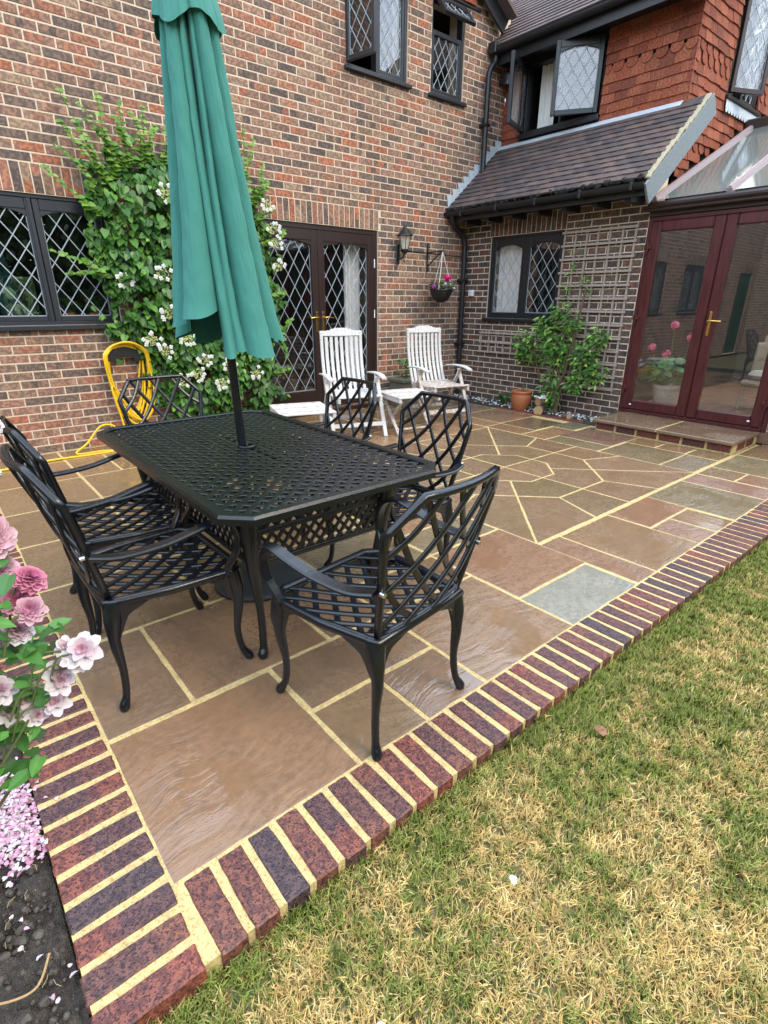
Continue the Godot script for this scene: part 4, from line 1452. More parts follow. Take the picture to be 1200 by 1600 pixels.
func build_conservatory() -> void:
	var c := thing("conservatory", "dark red framed conservatory with glazed double doors and glass roof", "conservatory")
	var w2 := Basis(Vector3(0, 0, 1), Vector3(0, 1, 0), Vector3(-1, 0, 0))
	var X := WX + 0.03
	var fr := MB.new()
	fr.cube(Vector3(X - 0.03, 0.132, -3.148), Vector3(X + 0.05, 2.20, -3.105), 0.004)
	fr.cube(Vector3(X - 0.03, 0.132, -1.635), Vector3(X + 0.05, 2.20, -1.59), 0.004)
	fr.cube(Vector3(X - 0.029, 2.16, -3.105), Vector3(X + 0.049, 2.20, -1.635), 0.004)
	fr.cube(Vector3(X - 0.05, 0.131, -3.105), Vector3(X + 0.049, 0.165, -1.635), 0.004)
	part(c, "door_frame", fr, M.mahogany)
	for k in 2:
		var dl := hub(c, "door", Transform3D(w2, Vector3(X, 0.168, -3.103 + k * 0.735)))
		var b := MB.new()
		var w := 0.731
		var h := 1.99
		b.cube(Vector3(0, 0, 0), Vector3(0.105, h, 0.055), 0.012)
		b.cube(Vector3(w - 0.105, 0, 0), Vector3(w, h, 0.055), 0.012)
		b.cube(Vector3(0.105, 0, 0.001), Vector3(w - 0.105, 0.115, 0.054), 0.012)
		b.cube(Vector3(0.105, h - 0.105, 0.001), Vector3(w - 0.105, h, 0.054), 0.012)
		part(dl, "leaf", b, M.mahogany)
		var g := MB.new()
		g.cube(Vector3(0.10, 0.11, 0.034), Vector3(w - 0.10, h - 0.10, 0.038))
		g.cube(Vector3(0.10, 0.11, 0.016), Vector3(w - 0.10, h - 0.10, 0.020))
		part(dl, "pane", g, M.glass)
		for y in [0.22, 1.0, 1.72]:
			var hg := MB.new()
			var hu := 0.0 if k == 0 else w
			hg.cube(Vector3(hu - 0.035, y, 0.05), Vector3(hu + 0.04, y + 0.05, 0.075), 0.006)
			hg.tube(pts([Vector3(hu, y - 0.04, 0.07), Vector3(hu, y + 0.08, 0.07)]), 0.012, 8)
			part(dl, "hinge", hg, M.mahogany)
		var wb := MB.new()
		wb.cube(Vector3(0.09 if k == 0 else w - 0.13, 0.05, 0.053), Vector3(0.115 if k == 0 else w - 0.105, 0.068, 0.06), 0.003)
		part(dl, "drain_cap", wb, M.white_plastic)
		if k == 1:
			var hd := MB.new()
			hd.cube(Vector3(0.03, 0.86, 0.054), Vector3(0.062, 1.10, 0.066), 0.006)
			hd.tube(pts([Vector3(0.046, 1.01, 0.06), Vector3(0.046, 1.01, 0.105)]), 0.010, 8)
			hd.tube(smooth_path([Vector3(0.046, 1.01, 0.105), Vector3(0.09, 1.012, 0.11), Vector3(0.17, 1.008, 0.105)]), 0.0085, 8)
			part(dl, "handle", hd, M.brass)
	# brick pier to the right of the doors
	var pier := MB.new()
	wall_core(pier, -1.588, 0.6, 0.0, 0.62, [], -0.004, -0.25)
	var pr := part(c, "plinth_wall", pier, M.mortar, Transform3D(w2, Vector3(WX + 0.01, 0, 0)))
	for r in 8:
		var u := -1.588 + (0.1125 if r % 2 else 0.0)
		if r % 2:
			var hb := MB.new()
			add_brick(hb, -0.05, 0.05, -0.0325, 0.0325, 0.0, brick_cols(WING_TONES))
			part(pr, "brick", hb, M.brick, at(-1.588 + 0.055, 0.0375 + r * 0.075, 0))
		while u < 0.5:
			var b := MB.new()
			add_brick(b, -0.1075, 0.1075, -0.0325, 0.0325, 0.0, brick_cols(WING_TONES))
			part(pr, "brick", b, M.brick, at(u + 0.1125, 0.0375 + r * 0.075, 0))
			u += 0.225
	var gl := MB.new()
	gl.cube(Vector3(X, 0.66, -1.588), Vector3(X + 0.02, 2.18, 0.6))
	part(c, "pane", gl, M.glass)
	var ps := MB.new()
	for z in [-1.56, -0.85, -0.15, 0.58]:
		ps.cube(Vector3(X - 0.02, 0.62, z - 0.03), Vector3(X + 0.05, 2.2, z + 0.03), 0.004)
	ps.cube(Vector3(X - 0.021, 0.62, -1.588), Vector3(X + 0.051, 0.68, 0.6), 0.004)
	part(c, "side_frame", ps, M.mahogany)
	# eaves beam and gutter
	var ev := MB.new()
	ev.cube(Vector3(X - 0.045, 2.203, -3.15), Vector3(X + 0.06, 2.27, 0.65), 0.005)
	ev.cube(Vector3(X - 0.135, 2.275, -3.15), Vector3(X - 0.03, 2.335, 0.65), 0.02)
	ev.cube(Vector3(X - 0.115, 2.245, -3.15), Vector3(X - 0.04, 2.28, 0.65), 0.01)
	part(c, "eaves_beam", ev, M.brown_frame)
	# glazed roof
	var p0 := Vector3(X - 0.05, 2.33, 0)
	var p1 := Vector3(8.55, 3.34, 0)
	var z := -3.12
	for k in 6:
		var b := MB.new()
		b.sweep(pts([p0 + Vector3(0, 0.03, z), p1 + Vector3(0, 0.03, z)]), rect2(0.055, 0.05), Vector3(0, 1, 0), PackedFloat32Array(), Color.WHITE, true)
		b.sweep(pts([p0 + Vector3(-0.005, 0.06, z), p1 + Vector3(0, 0.06, z)]), rect2(0.028, 0.02), Vector3(0, 1, 0), PackedFloat32Array(), Color.WHITE, true)
		part(c, "glazing_bar", b, M.mauve_bar)
		if k < 5:
			var g := MB.new()
			var a := p0 + Vector3(-0.01, 0.03, z + 0.02)
			var d := p1 + Vector3(0, 0.03, z + 0.02)
			var q := Vector3(0, 0, 0.68)
			g.quad(a, a + q, d + q, d)
			part(c, "roof_pane", g, M.roof_glass)
		z += 0.72
	var rd := MB.new()
	rd.cube(Vector3(8.50, 3.32, -3.2), Vector3(8.62, 3.46, 0.6), 0.02)
	part(c, "ridge", rd, M.brown_frame)
	# floor, rear and far side
	var fl := MB.new()
	fl.cube(Vector3(X - 0.03, 0.02, -3.24), Vector3(10.5, 0.128, 0.6))
	part(c, "tiled_floor", fl, M.room_floor)
	var bk := MB.new()
	bk.cube(Vector3(10.5, 0.0, -3.40), Vector3(10.6, 2.5, 0.7))
	bk.cube(Vector3(X + 0.06, 0.0, 0.62), Vector3(10.5, 2.3, 0.7))
	part(c, "rear_wall", bk, M.room_dark)
	var b2 := MB.new()
	var q0 := Vector3(8.62, 3.36, -3.2)
	var q1 := Vector3(10.6, 2.4, -3.2)
	b2.quad(q0, q0 + Vector3(0, 0, 3.8), q1 + Vector3(0, 0, 3.8), q1)
	part(c, "roof_pane", b2, M.roof_glass)
	# inside: geraniums in a pot, a wicker chair with cushions
	var gp := thing("geranium_pot", "pink geraniums in a pot behind the left conservatory door", "plant", Vector3(6.85, 0.128, -2.82))
	var pot := MB.new()
	pot.lathe(PackedVector2Array([Vector2(0.001, 0), Vector2(0.12, 0), Vector2(0.17, 0.26), Vector2(0.185, 0.27), Vector2(0.185, 0.31), Vector2(0.165, 0.31), Vector2(0.15, 0.27), Vector2(0.001, 0.26)]), 20)
	part(gp, "pot", pot, M.cushion)
	var fo := MB.new()
	for k in 130:
		var a := rng.randf() * TAU
		var rr := sqrt(rng.randf()) * 0.30
		var p := Vector3(cos(a) * rr, 0.34 + rng.randf() * 0.34 * (1.0 - rr), sin(a) * rr)
		round_leaf(fo, p, Vector3(cos(a) * 0.5, 0.7, sin(a) * 0.5) + Vector3(rng.randf_range(-0.4, 0.4), 0, rng.randf_range(-0.4, 0.4)), rng.randf_range(0.035, 0.06), shade(Color(0.055, 0.16, 0.045), 0.35))
	part(gp, "foliage", fo, M.leaf, Transform3D.IDENTITY, "stuff")
	for p in [Vector3(0.02, 0.98, -0.06), Vector3(-0.12, 0.86, 0.20), Vector3(-0.05, 0.72, -0.25), Vector3(-0.1, 0.66, -0.05), Vector3(0.0, 0.63, 0.22)]:
		var fh := MB.new()
		fh.tube(pts([Vector3(p.x * 0.4, 0.3, p.z * 0.4), p]), 0.004, 5, PackedFloat32Array(), Color(0.10, 0.16, 0.05))
		for k in 26:
			var o := Vector3(rng.randfn(), rng.randfn() * 0.7, rng.randfn()).normalized()
			round_leaf(fh, p + o * 0.045, o, 0.022, shade(Color(0.72, 0.16, 0.28), 0.2))
		part(gp, "flower_head", fh, M.petal)
	var ch := thing("wicker_chair", "pale wicker armchair with cushions inside the conservatory", "armchair", Vector3(7.75, 0.128, -1.95), -1.9)
	var wk := MB.new()
	wk.cube(Vector3(-0.28, 0.28, -0.26), Vector3(0.28, 0.36, 0.28), 0.03)
	part(ch, "seat", wk, M.wicker)
	var bkr := MB.new()
	for k in 9:
		var a := PI + PI * k / 8.0
		bkr.box(Transform3D(Basis.from_euler(Vector3(0, -a + PI / 2, 0)), Vector3(cos(a) * 0.30, 0.53 + 0.09 * absf(sin(a)), sin(a) * 0.28)), Vector3(0.14, 0.5 + 0.25 * absf(sin(a)), 0.03), 0.012)
	part(ch, "backrest", bkr, M.wicker)
	for sx in [-1, 1]:
		for sz in [-1, 1]:
			var lg := MB.new()
			lg.tube(pts([Vector3(sx * 0.25, 0, sz * 0.24), Vector3(sx * 0.24, 0.3, sz * 0.22)]), 0.018, 8)
			part(ch, "leg", lg, M.wicker)
	var cu := MB.new()
	cu.cube(Vector3(-0.24, 0.37, -0.2), Vector3(0.24, 0.47, 0.25), 0.045)
	cu.box(turned(0, 0.66, -0.17, Vector3(-14, 0, 0)), Vector3(0.42, 0.40, 0.11), 0.05)
	part(ch, "cushion", cu, M.cushion)

func round_leaf(b: MB, p: Vector3, up: Vector3, r: float, col: Color) -> void:
	var n := up.normalized()
	var s := n.cross(Vector3(0.3, 0.5, 0.8)).normalized()
	var t := n.cross(s)
	var c := b.vert(p - n * r * 0.15, n, col)
	for k in 6:
		var a := TAU * k / 6.0
		b.vert(p + (s * cos(a) + t * sin(a)) * r * rng.randf_range(0.85, 1.1), (n + (s * cos(a) + t * sin(a)) * 0.3).normalized(), col)
	for k in 6:
		b.idx(c, c + 1 + k, c + 1 + (k + 1) % 6)

# ---------------------------------------------------------------- garden behind the viewer, seen in the window panes

func build_garden_beyond() -> void:
	var b := MB.new()
	for k in 46:
		var o := Vector3(rng.randfn(), rng.randfn(), rng.randfn()).normalized() * pow(rng.randf(), 0.4) * 0.75
		var n := (o.normalized() + Vector3(rng.randfn(), rng.randfn(), rng.randfn()) * 0.5).normalized()
		round_leaf(b, o, n, rng.randf_range(0.10, 0.19), Color.WHITE)
	var mm := MultiMesh.new()
	mm.transform_format = MultiMesh.TRANSFORM_3D
	mm.use_colors = true
	mm.mesh = b.done(M.leaf)
	var spots := []
	for k in 60:
		var a := deg_to_rad(-8.0 + 215.0 * k / 59.0)
		var r := 17.0 + rng.randf_range(-1.5, 2.0)
		var top := 5.6 + 1.5 * sin(k * 0.7) + rng.randf_range(-0.6, 1.0)
		var y := 0.3
		while y < top:
			for j in 4:
				spots.append([Vector3(cos(a) * r + rng.randf_range(-0.9, 0.9), y + rng.randf_range(-0.3, 0.3), sin(a) * r + rng.randf_range(-0.9, 0.9)), rng.randf_range(0.8, 1.3)])
			y += 0.62
	for k in 260:
		spots.append([Vector3(rng.randf_range(-7.0, 9.0), rng.randf_range(0.2, 3.2), -17.0 + rng.randf_range(-1.0, 1.0)), rng.randf_range(0.8, 1.3)])
	mm.instance_count = spots.size()
	for k in spots.size():
		mm.set_instance_transform(k, Transform3D(Basis.from_euler(Vector3(rng.randf() * 6.0, rng.randf() * 6.0, rng.randf() * 6.0)).scaled(Vector3.ONE * spots[k][1]), spots[k][0]))
		mm.set_instance_color(k, shade(Color(0.045, 0.085, 0.022), 0.45))
	var o := MultiMeshInstance3D.new()
	o.name = "treeline"
	o.multimesh = mm
	add_child(o)
	tag(o, "leafy belt of garden trees mirrored in the window panes", "trees", "", "stuff")

# ---------------------------------------------------------------- dining table

const TABLE := Vector3(1.078, 0, -2.262)
const TABLE_Y := 0.722

func cabriole(p: Array, w: Array) -> MB:
	var b := MB.new()
	b.tube(smooth_path(p, 6), 1.0, 10, smooth_vals(w, 6))
	return b

func build_table() -> void:
	var t := thing("dining_table", "black cast metal dining table with woven lattice top and cut corners", "table", TABLE)
	var hx := 0.485
	var hz := 0.825
	var c := 0.085
	var ol := PackedVector2Array([Vector2(-hx + c, -hz), Vector2(hx - c, -hz), Vector2(hx, -hz + c), Vector2(hx, hz - c), Vector2(hx - c, hz), Vector2(-hx + c, hz), Vector2(-hx, hz - c), Vector2(-hx, -hz + c)])
	# rim: mitred moulding
	var rim := MB.new()
	var prof := [[0.0, -0.032], [0.0, -0.010], [-0.006, 0.0], [-0.034, 0.0], [-0.038, -0.004], [-0.046, -0.004], [-0.046, -0.024], [-0.018, -0.032]]
	var rings := []
	for q in prof:
		var o: Array = Geometry2D.offset_polygon(ol, q[0], Geometry2D.JOIN_MITER) if q[0] != 0.0 else [ol]
		var poly: PackedVector2Array = o[0]
		# start each ring at the same corner
		var best := 0
		for i in poly.size():
			if poly[i].distance_to(ol[0]) < poly[best].distance_to(ol[0]):
				best = i
		var ring := PackedVector3Array()
		for i in poly.size():
			var v := poly[(best + i) % poly.size()]
			ring.append(Vector3(v.x, TABLE_Y + q[1], v.y))
		rings.append(ring)
	for i in 8:
		var j := (i + 1) % 8
		var mid: Vector3 = Vector3.ZERO
		for r in rings:
			mid += (r[i] + r[j]) / 16.0
		for r in rings.size():
			var A: PackedVector3Array = rings[r]
			var B: PackedVector3Array = rings[(r + 1) % rings.size()]
			rim.quad_out(A[i], A[j], B[j], B[i], mid, Color.WHITE)
	part(t, "rim", rim, M.table_metal)
	# woven straps at 45 degrees
	var inner: PackedVector2Array = Geometry2D.offset_polygon(ol, -0.040, Geometry2D.JOIN_MITER)[0]
	var lat := MB.new()
	var pitch := 0.047
	for s in [-1, 1]:
		var d := Vector2(1, s).normalized()
		var nn := Vector2(-d.y, d.x)
		for k in range(-24, 25):
			var r := clip_line(nn * pitch * (k + 0.5), d, inner)
			if r.is_empty() or r[1] - r[0] < 0.03:
				continue
			var path := PackedVector3Array()
			var n := int((r[1] - r[0]) / (pitch * 0.5))
			for i in n + 1:
				var f: float = lerpf(r[0], r[1], float(i) / n)
				var v: Vector2 = nn * pitch * (k + 0.5) + d * f
				var ph: float = cos(PI * (f / pitch - 0.5)) * (1.0 if k % 2 else -1.0) * s
				path.append(Vector3(v.x, TABLE_Y - 0.0125 + 0.0022 * ph, v.y))
			lat.sweep(path, rect_sec(0.0235, 0.006, 0.002), Vector3(0, 1, 0))
	part(t, "lattice_top", lat, M.table_metal, Transform3D.IDENTITY, "stuff")
	# ring round the parasol hole, spine bars
	var hr := MB.new()
	hr.lathe(PackedVector2Array([Vector2(0.028, -0.02), Vector2(0.045, -0.02), Vector2(0.045, -0.002), Vector2(0.040, 0.002), Vector2(0.028, 0.002), Vector2(0.028, -0.02)]), 24, at(-0.004, TABLE_Y, -0.02))
	part(t, "parasol_ring", hr, M.table_metal)
	var sp := MB.new()
	sp.cube(Vector3(-hx + 0.05, TABLE_Y - 0.026, -0.012), Vector3(hx - 0.05, TABLE_Y - 0.018, 0.012))
	sp.cube(Vector3(-hx + 0.05, TABLE_Y - 0.035, -0.32), Vector3(hx - 0.05, TABLE_Y - 0.019, -0.30))
	sp.cube(Vector3(-hx + 0.05, TABLE_Y - 0.035, 0.30), Vector3(hx - 0.05, TABLE_Y - 0.019, 0.32))
	part(t, "spine", sp, M.table_metal)
	# lattice aprons between the legs
	var cor := [Vector3(-0.305, 0, -0.585), Vector3(0.305, 0, -0.585), Vector3(0.305, 0, 0.585), Vector3(-0.305, 0, 0.585)]
	for k in 4:
		var b := MB.new()
		var A: Vector3 = cor[k]
		var B: Vector3 = cor[(k + 1) % 4]
		var ux := (B - A).normalized()
		var nrm := ux.cross(Vector3.UP)
		var L := A.distance_to(B)
		for y in [0.686, 0.553, 0.425]:
			b.sweep(pts([A + Vector3(0, y, 0), B + Vector3(0, y, 0)]), rect_sec(0.016, 0.022, 0.003), Vector3.UP)
		var poly := PackedVector2Array([Vector2(0, 0.425), Vector2(L, 0.425), Vector2(L, 0.686), Vector2(0, 0.686)])
		for s in [-1, 1]:
			var d := Vector2(0.85 * s, 1).normalized()
			for m in range(-8, int(L / 0.048) + 8):
				var p0 := Vector2(m * 0.048, 0.425)
				var r := clip_line(p0, d, poly)
				if r.is_empty() or r[1] - r[0] < 0.03:
					continue
				var p: Vector2 = p0 + d * r[0]
				var q: Vector2 = p0 + d * r[1]
				b.sweep(pts([A + ux * p.x + Vector3(0, p.y, 0) + nrm * 0.002 * s, A + ux * q.x + Vector3(0, q.y, 0) + nrm * 0.002 * s]), rect2(0.014, 0.006), nrm, PackedFloat32Array(), Color.WHITE, true)
		part(t, "lattice_apron", b, M.table_metal)
	for sx in [-1, 1]:
		for sz in [-1, 1]:
			var b := cabriole([Vector3(sx * 0.312, 0.695, sz * 0.592), Vector3(sx * 0.325, 0.60, sz * 0.608), Vector3(sx * 0.312, 0.42, sz * 0.592), Vector3(sx * 0.283, 0.20, sz * 0.558), Vector3(sx * 0.283, 0.06, sz * 0.558), Vector3(sx * 0.295, 0.018, sz * 0.572), Vector3(sx * 0.298, 0.0, sz * 0.575)], [0.032, 0.033, 0.024, 0.0155, 0.0155, 0.021, 0.015])
			part(t, "leg", b, M.table_metal)

# ---------------------------------------------------------------- parasol and its base

func build_parasol() -> void:
	var foot := Vector3(1.074, 0, -2.282)
	var bs := thing("parasol_stand", "round dark parasol stand on the paving under the table", "parasol stand", foot)
	var b := MB.new()
	b.lathe(PackedVector2Array([Vector2(0.001, 0.0), Vector2(0.215, 0.0), Vector2(0.225, 0.008), Vector2(0.222, 0.022), Vector2(0.20, 0.033), Vector2(0.12, 0.045), Vector2(0.06, 0.054), Vector2(0.05, 0.062), Vector2(0.045, 0.075), Vector2(0.001, 0.075)]), 48)
	part(bs, "disc", b, M.base_metal)
	var tb := MB.new()
	tb.lathe(PackedVector2Array([Vector2(0.0275, 0.07), Vector2(0.0275, 0.36), Vector2(0.022, 0.365)]), 20)
	tb.tube(pts([Vector3(0.02, 0.30, 0.02), Vector3(0.05, 0.30, 0.05)]), 0.006, 8)
	part(bs, "socket", tb, M.black_plastic)
	var p := thing("parasol", "closed green parasol standing through the dining table", "parasol", foot)
	p.basis = Basis(Quaternion(Vector3.UP, Vector3(-0.0232, 1.0, -0.0200).normalized()))
	var po := MB.new()
	po.tube(pts([Vector3(0, 0.08, 0), Vector3(0, 1.2, 0), Vector3(0, 2.62, 0)]), 0.0195, 16)
	part(p, "pole", po, M.black_metal)
	# canopy folds: outer lobes and tucked creases, running from the hem to the crown
	var lob := [[-3.03, 0.98, 0.36], [2.60, 1.04, 0.46], [2.10, 0.92, 0.20], [1.80, 0.89, 0.19], [1.36, 1.06, 0.42], [0.72, 1.02, 0.38], [0.0, 1.0, 0.5], [-0.8, 0.95, 0.45], [-1.6, 1.0, 0.45], [-2.35, 1.0, 0.42]]
	var hem := [1.25, 1.285, 1.12, 1.14, 1.125, 1.18, 1.16, 1.15, 1.17, 1.2]
	var n := 288
	var rows := 44
	var c := MB.new()
	var nz := FastNoiseLite.new()
	nz.seed = 21
	nz.frequency = 1.0
	var radius := func(a: float, f: float) -> Array:   # f 0 at hem, 1 at crown
		var best := -1.0
		var which := 0
		for k in lob.size():
			var tw := 0.22 * (f - 0.3) + 0.05 * sin(k * 2.3 + f * 4.0)
			var d: float = absf(angle_difference(a, lob[k][0] + tw)) / (lob[k][2] * (1.0 - 0.12 * f))
			var v: float = lob[k][1] * (1.0 - 0.46 * pow(minf(d, 1.25), 2.6))
			if v > best:
				best = v
				which = k
		return [maxf(best, 0.42), which]
	var start := 0
	var body := func(f: float) -> float:
		return lerpf(0.236, 0.098, pow(f, 0.80)) * (1.0 - 0.05 * sin(f * PI))
	for r in rows + 1:
		var f := float(r) / rows
		for i in n:
			var a := -PI + TAU * i / n
			var rr: Array = radius.call(a, f)
			var R: float = body.call(f) * rr[0]
			R += 0.0045 * nz.get_noise_2d(a * 2.5, f * 9.0) + 0.003 * nz.get_noise_2d(a * 9.0, f * 5.0) + 0.0028 * nz.get_noise_2d(a * 5.0 + f * 16.0, f * 22.0)
			var hy: float = hem[rr[1]]
			# hem corners hang lower in the middle of a lobe than at its creases
			var y := lerpf(hy + 0.055 * (1.0 - clampf((rr[0] - 0.42) / 0.6, 0.0, 1.0)), 2.36, f)
			c.vert(Vector3(cos(a) * R, y, sin(a) * R), Vector3.ZERO, Color.WHITE, Vector2(a, f))
	for r in rows:
		for i in n:
			var a := start + r * n + i
			var b2 := start + r * n + (i + 1) % n
			c.idx(a, a + n, b2 + n)
			c.idx(a, b2 + n, b2)
	smooth_normals(c)
	part(p, "canopy", c, M.canopy_cloth)
	# the vented cap over it
	var cap := MB.new()
	var cr := 14
	for r in cr + 1:
		var f := float(r) / cr
		for i in n:
			var a := -PI + TAU * i / n
			var rr: Array = radius.call(a + 0.15, 0.9)
			var flare := 0.110 + 0.018 * pow(1.0 - f, 3.0)
			var R: float = lerpf(flare, 0.03, pow(f, 1.7)) * lerpf(0.70 + 0.30 * rr[0], 1.0, f) + 0.006 * nz.get_noise_2d(a * 3.0, f * 3.0)
			var y := lerpf(2.262 + 0.02 * sin(a * 4.0 + 1.0) + 0.02 * (1.0 - rr[0]), 2.60, f)
			cap.vert(Vector3(cos(a) * R, y, sin(a) * R), Vector3.ZERO, Color.WHITE)
	for r in cr:
		for i in n:
			var a := r * n + i
			var b2 := r * n + (i + 1) % n
			cap.idx(a, a + n, b2 + n)
			cap.idx(a, b2 + n, b2)
	smooth_normals(cap)
	part(p, "vent_cap", cap, M.canopy_cloth)
	for k in 10:
		var rb := MB.new()
		var a: float = lob[k][0]
		rb.tube(pts([Vector3(cos(a) * 0.04, 2.42, sin(a) * 0.04), Vector3(cos(a) * 0.10, 1.30, sin(a) * 0.10)]), 0.006, 6)
		part(p, "rib", rb, M.black_metal)

func smooth_normals(b: MB) -> void:
	for i in b.N.size():
		b.N[i] = Vector3.ZERO
	for t in range(0, b.I.size(), 3):
		var i := b.I[t]
		var j := b.I[t + 2]
		var k := b.I[t + 1]
		var n := (b.P[j] - b.P[i]).cross(b.P[k] - b.P[i])
		b.N[i] += n
		b.N[j] += n
		b.N[k] += n
	for i in b.N.size():
		b.N[i] = b.N[i].normalized()

# ---------------------------------------------------------------- dining chairs

func make_chair(label: String, at_: Vector3, turn: float) -> Node3D:
	# local axes: z forwards (front of the seat), x across
	var t := thing("dining_chair", label, "chair", at_, turn, "cast metal chairs round the dining table")
	var sy := 0.415
	var out := PackedVector2Array([Vector2(-0.205, -0.225), Vector2(0.205, -0.225), Vector2(0.245, -0.02), Vector2(0.255, 0.19), Vector2(0.20, 0.235), Vector2(-0.20, 0.235), Vector2(-0.255, 0.19), Vector2(-0.245, -0.02)])
	var dip := func(v: Vector2) -> float: return sy - 0.020 * (1.0 - clampf(v.length_squared() / 0.07, 0.0, 1.0)) + 0.012 * smoothstep(0.1, 0.24, v.y) * 0.0
	var fr := MB.new()
	var path := PackedVector3Array()
	for i in 8:
		var p := out[i]
		var q := out[(i + 1) % 8]
		for k in 4:
			var v := p.lerp(q, k / 4.0)
			path.append(Vector3(v.x, sy, v.y))
	fr.sweep(path, rect_sec(0.030, 0.032, 0.009), Vector3(0, 1, 0), PackedFloat32Array(), Color.WHITE, false, true)
	part(t, "seat_frame", fr, M.black_metal)
	for s in [-1, 1]:
		var d := Vector2(0.78 * s, 1.0).normalized()
		for k in range(-8, 9):
			var p := Vector2(k * 0.082, 0.0)
			var r := clip_line(p, d, out)
			if r.is_empty() or r[1] - r[0] < 0.07:
				continue
			var b := MB.new()
			var pp := PackedVector3Array()
			for i in 9:
				var v: Vector2 = p + d * lerpf(r[0], r[1], i / 8.0)
				pp.append(Vector3(v.x, dip.call(v) + 0.0025 * s, v.y))
			b.sweep(pp, rect_sec(0.021, 0.011, 0.0035), Vector3(0, 1, 0))
			part(t, "seat_bar", b, M.black_metal)
	# curved back panel: (u, v) -> 3D
	var back := func(u: float, v: float) -> Vector3:
		var f := v / 0.475
		return Vector3(u, sy + 0.012 + v * 0.985, -0.228 - 0.125 * f - 0.02 * f * f + 0.052 * pow(u / 0.25, 2.0) * (0.5 + 0.5 * f))
	var bo := PackedVector2Array([Vector2(-0.195, 0.0), Vector2(0.195, 0.0), Vector2(0.252, 0.37), Vector2(0.165, 0.475), Vector2(-0.165, 0.475), Vector2(-0.252, 0.37)])
	var bp := PackedVector3Array()
	for i in 6:
		for k in 6:
			var v := bo[i].lerp(bo[(i + 1) % 6], k / 6.0)
			bp.append(back.call(v.x, v.y))
	var bf := MB.new()
	bf.sweep(bp, rect_sec(0.022, 0.024, 0.006), Vector3(0, 0.25, 1), PackedFloat32Array(), Color.WHITE, false, true)
	part(t, "back_frame", bf, M.black_metal)
	for s in [-1, 1]:
		var d := Vector2(0.80 * s, 1.0).normalized()
		for k in range(-7, 8):
			var p := Vector2((k + 0.5) * 0.128, 0.2)
			var r := clip_line(p, d, bo)
			if r.is_empty() or r[1] - r[0] < 0.07:
				continue
			var b := MB.new()
			var pp := PackedVector3Array()
			for i in 11:
				var f := i / 10.0
				var v: Vector2 = p + d * lerpf(r[0], r[1], f)
				v += Vector2(0.012 * s, -0.030) * sin(PI * f) * minf(1.0, (r[1] - r[0]) / 0.35)
				var w: Vector3 = back.call(clampf(v.x, -0.25, 0.25), v.y)
				pp.append(w + Vector3(0, 0, 0.003 * s))
			b.sweep(pp, rect_sec(0.021, 0.012, 0.004), Vector3(0, 0.25, 1))
			part(t, "back_bar", b, M.black_metal)
	for s in [-1, 1]:
		var b := MB.new()
		var a := [back.call(s * 0.232, 0.185) + Vector3(s * 0.012, 0, 0), Vector3(s * 0.268, 0.598, -0.17), Vector3(s * 0.283, 0.605, -0.04), Vector3(s * 0.292, 0.628, 0.07), Vector3(s * 0.292, 0.640, 0.14), Vector3(s * 0.288, 0.622, 0.195), Vector3(s * 0.282, 0.57, 0.222), Vector3(s * 0.274, 0.50, 0.215), Vector3(s * 0.262, 0.445, 0.185), Vector3(s * 0.258, 0.405, 0.165)]
		arm_sweep(b, smooth_path(a, 6), s)
		part(t, "armrest", b, M.black_metal)
		var bl := MB.new()
		var bp0: Vector3 = back.call(s * 0.232, 0.185)
		bl.tube(pts([bp0 + Vector3(0, 0, -0.012), bp0 + Vector3(0, -0.001, -0.026)]), 0.008, 8)
		part(t, "bolt", bl, M.bolt_metal)
	for s in [-1, 1]:
		var f := cabriole([Vector3(s * 0.232, 0.41, 0.205), Vector3(s * 0.240, 0.355, 0.215), Vector3(s * 0.238, 0.27, 0.218), Vector3(s * 0.230, 0.15, 0.205), Vector3(s * 0.232, 0.06, 0.215), Vector3(s * 0.242, 0.018, 0.235), Vector3(s * 0.244, 0.0, 0.239)], [0.034, 0.029, 0.0195, 0.0135, 0.013, 0.0185, 0.012])
		fin(f, Vector3(s * 0.243, 0.405, 0.185), Vector3(s * 0.236, 0.405, 0.085), Vector3(s * 0.236, 0.25, 0.208))
		fin(f, Vector3(s * 0.205, 0.405, 0.226), Vector3(s * 0.10, 0.405, 0.228), Vector3(s * 0.225, 0.30, 0.222))
		part(t, "leg", f, M.black_metal)
		var g := cabriole([Vector3(s * 0.195, 0.41, -0.205), Vector3(s * 0.204, 0.355, -0.215), Vector3(s * 0.205, 0.27, -0.222), Vector3(s * 0.207, 0.15, -0.215), Vector3(s * 0.215, 0.06, -0.222), Vector3(s * 0.226, 0.018, -0.238), Vector3(s * 0.228, 0.0, -0.241)], [0.034, 0.029, 0.0195, 0.0135, 0.013, 0.0185, 0.012])
		fin(g, Vector3(s * 0.215, 0.405, -0.19), Vector3(s * 0.230, 0.405, -0.085), Vector3(s * 0.205, 0.25, -0.215))
		fin(g, Vector3(s * 0.18, 0.405, -0.224), Vector3(s * 0.07, 0.405, -0.226), Vector3(s * 0.198, 0.30, -0.222))
		part(t, "leg", g, M.black_metal)
	return t

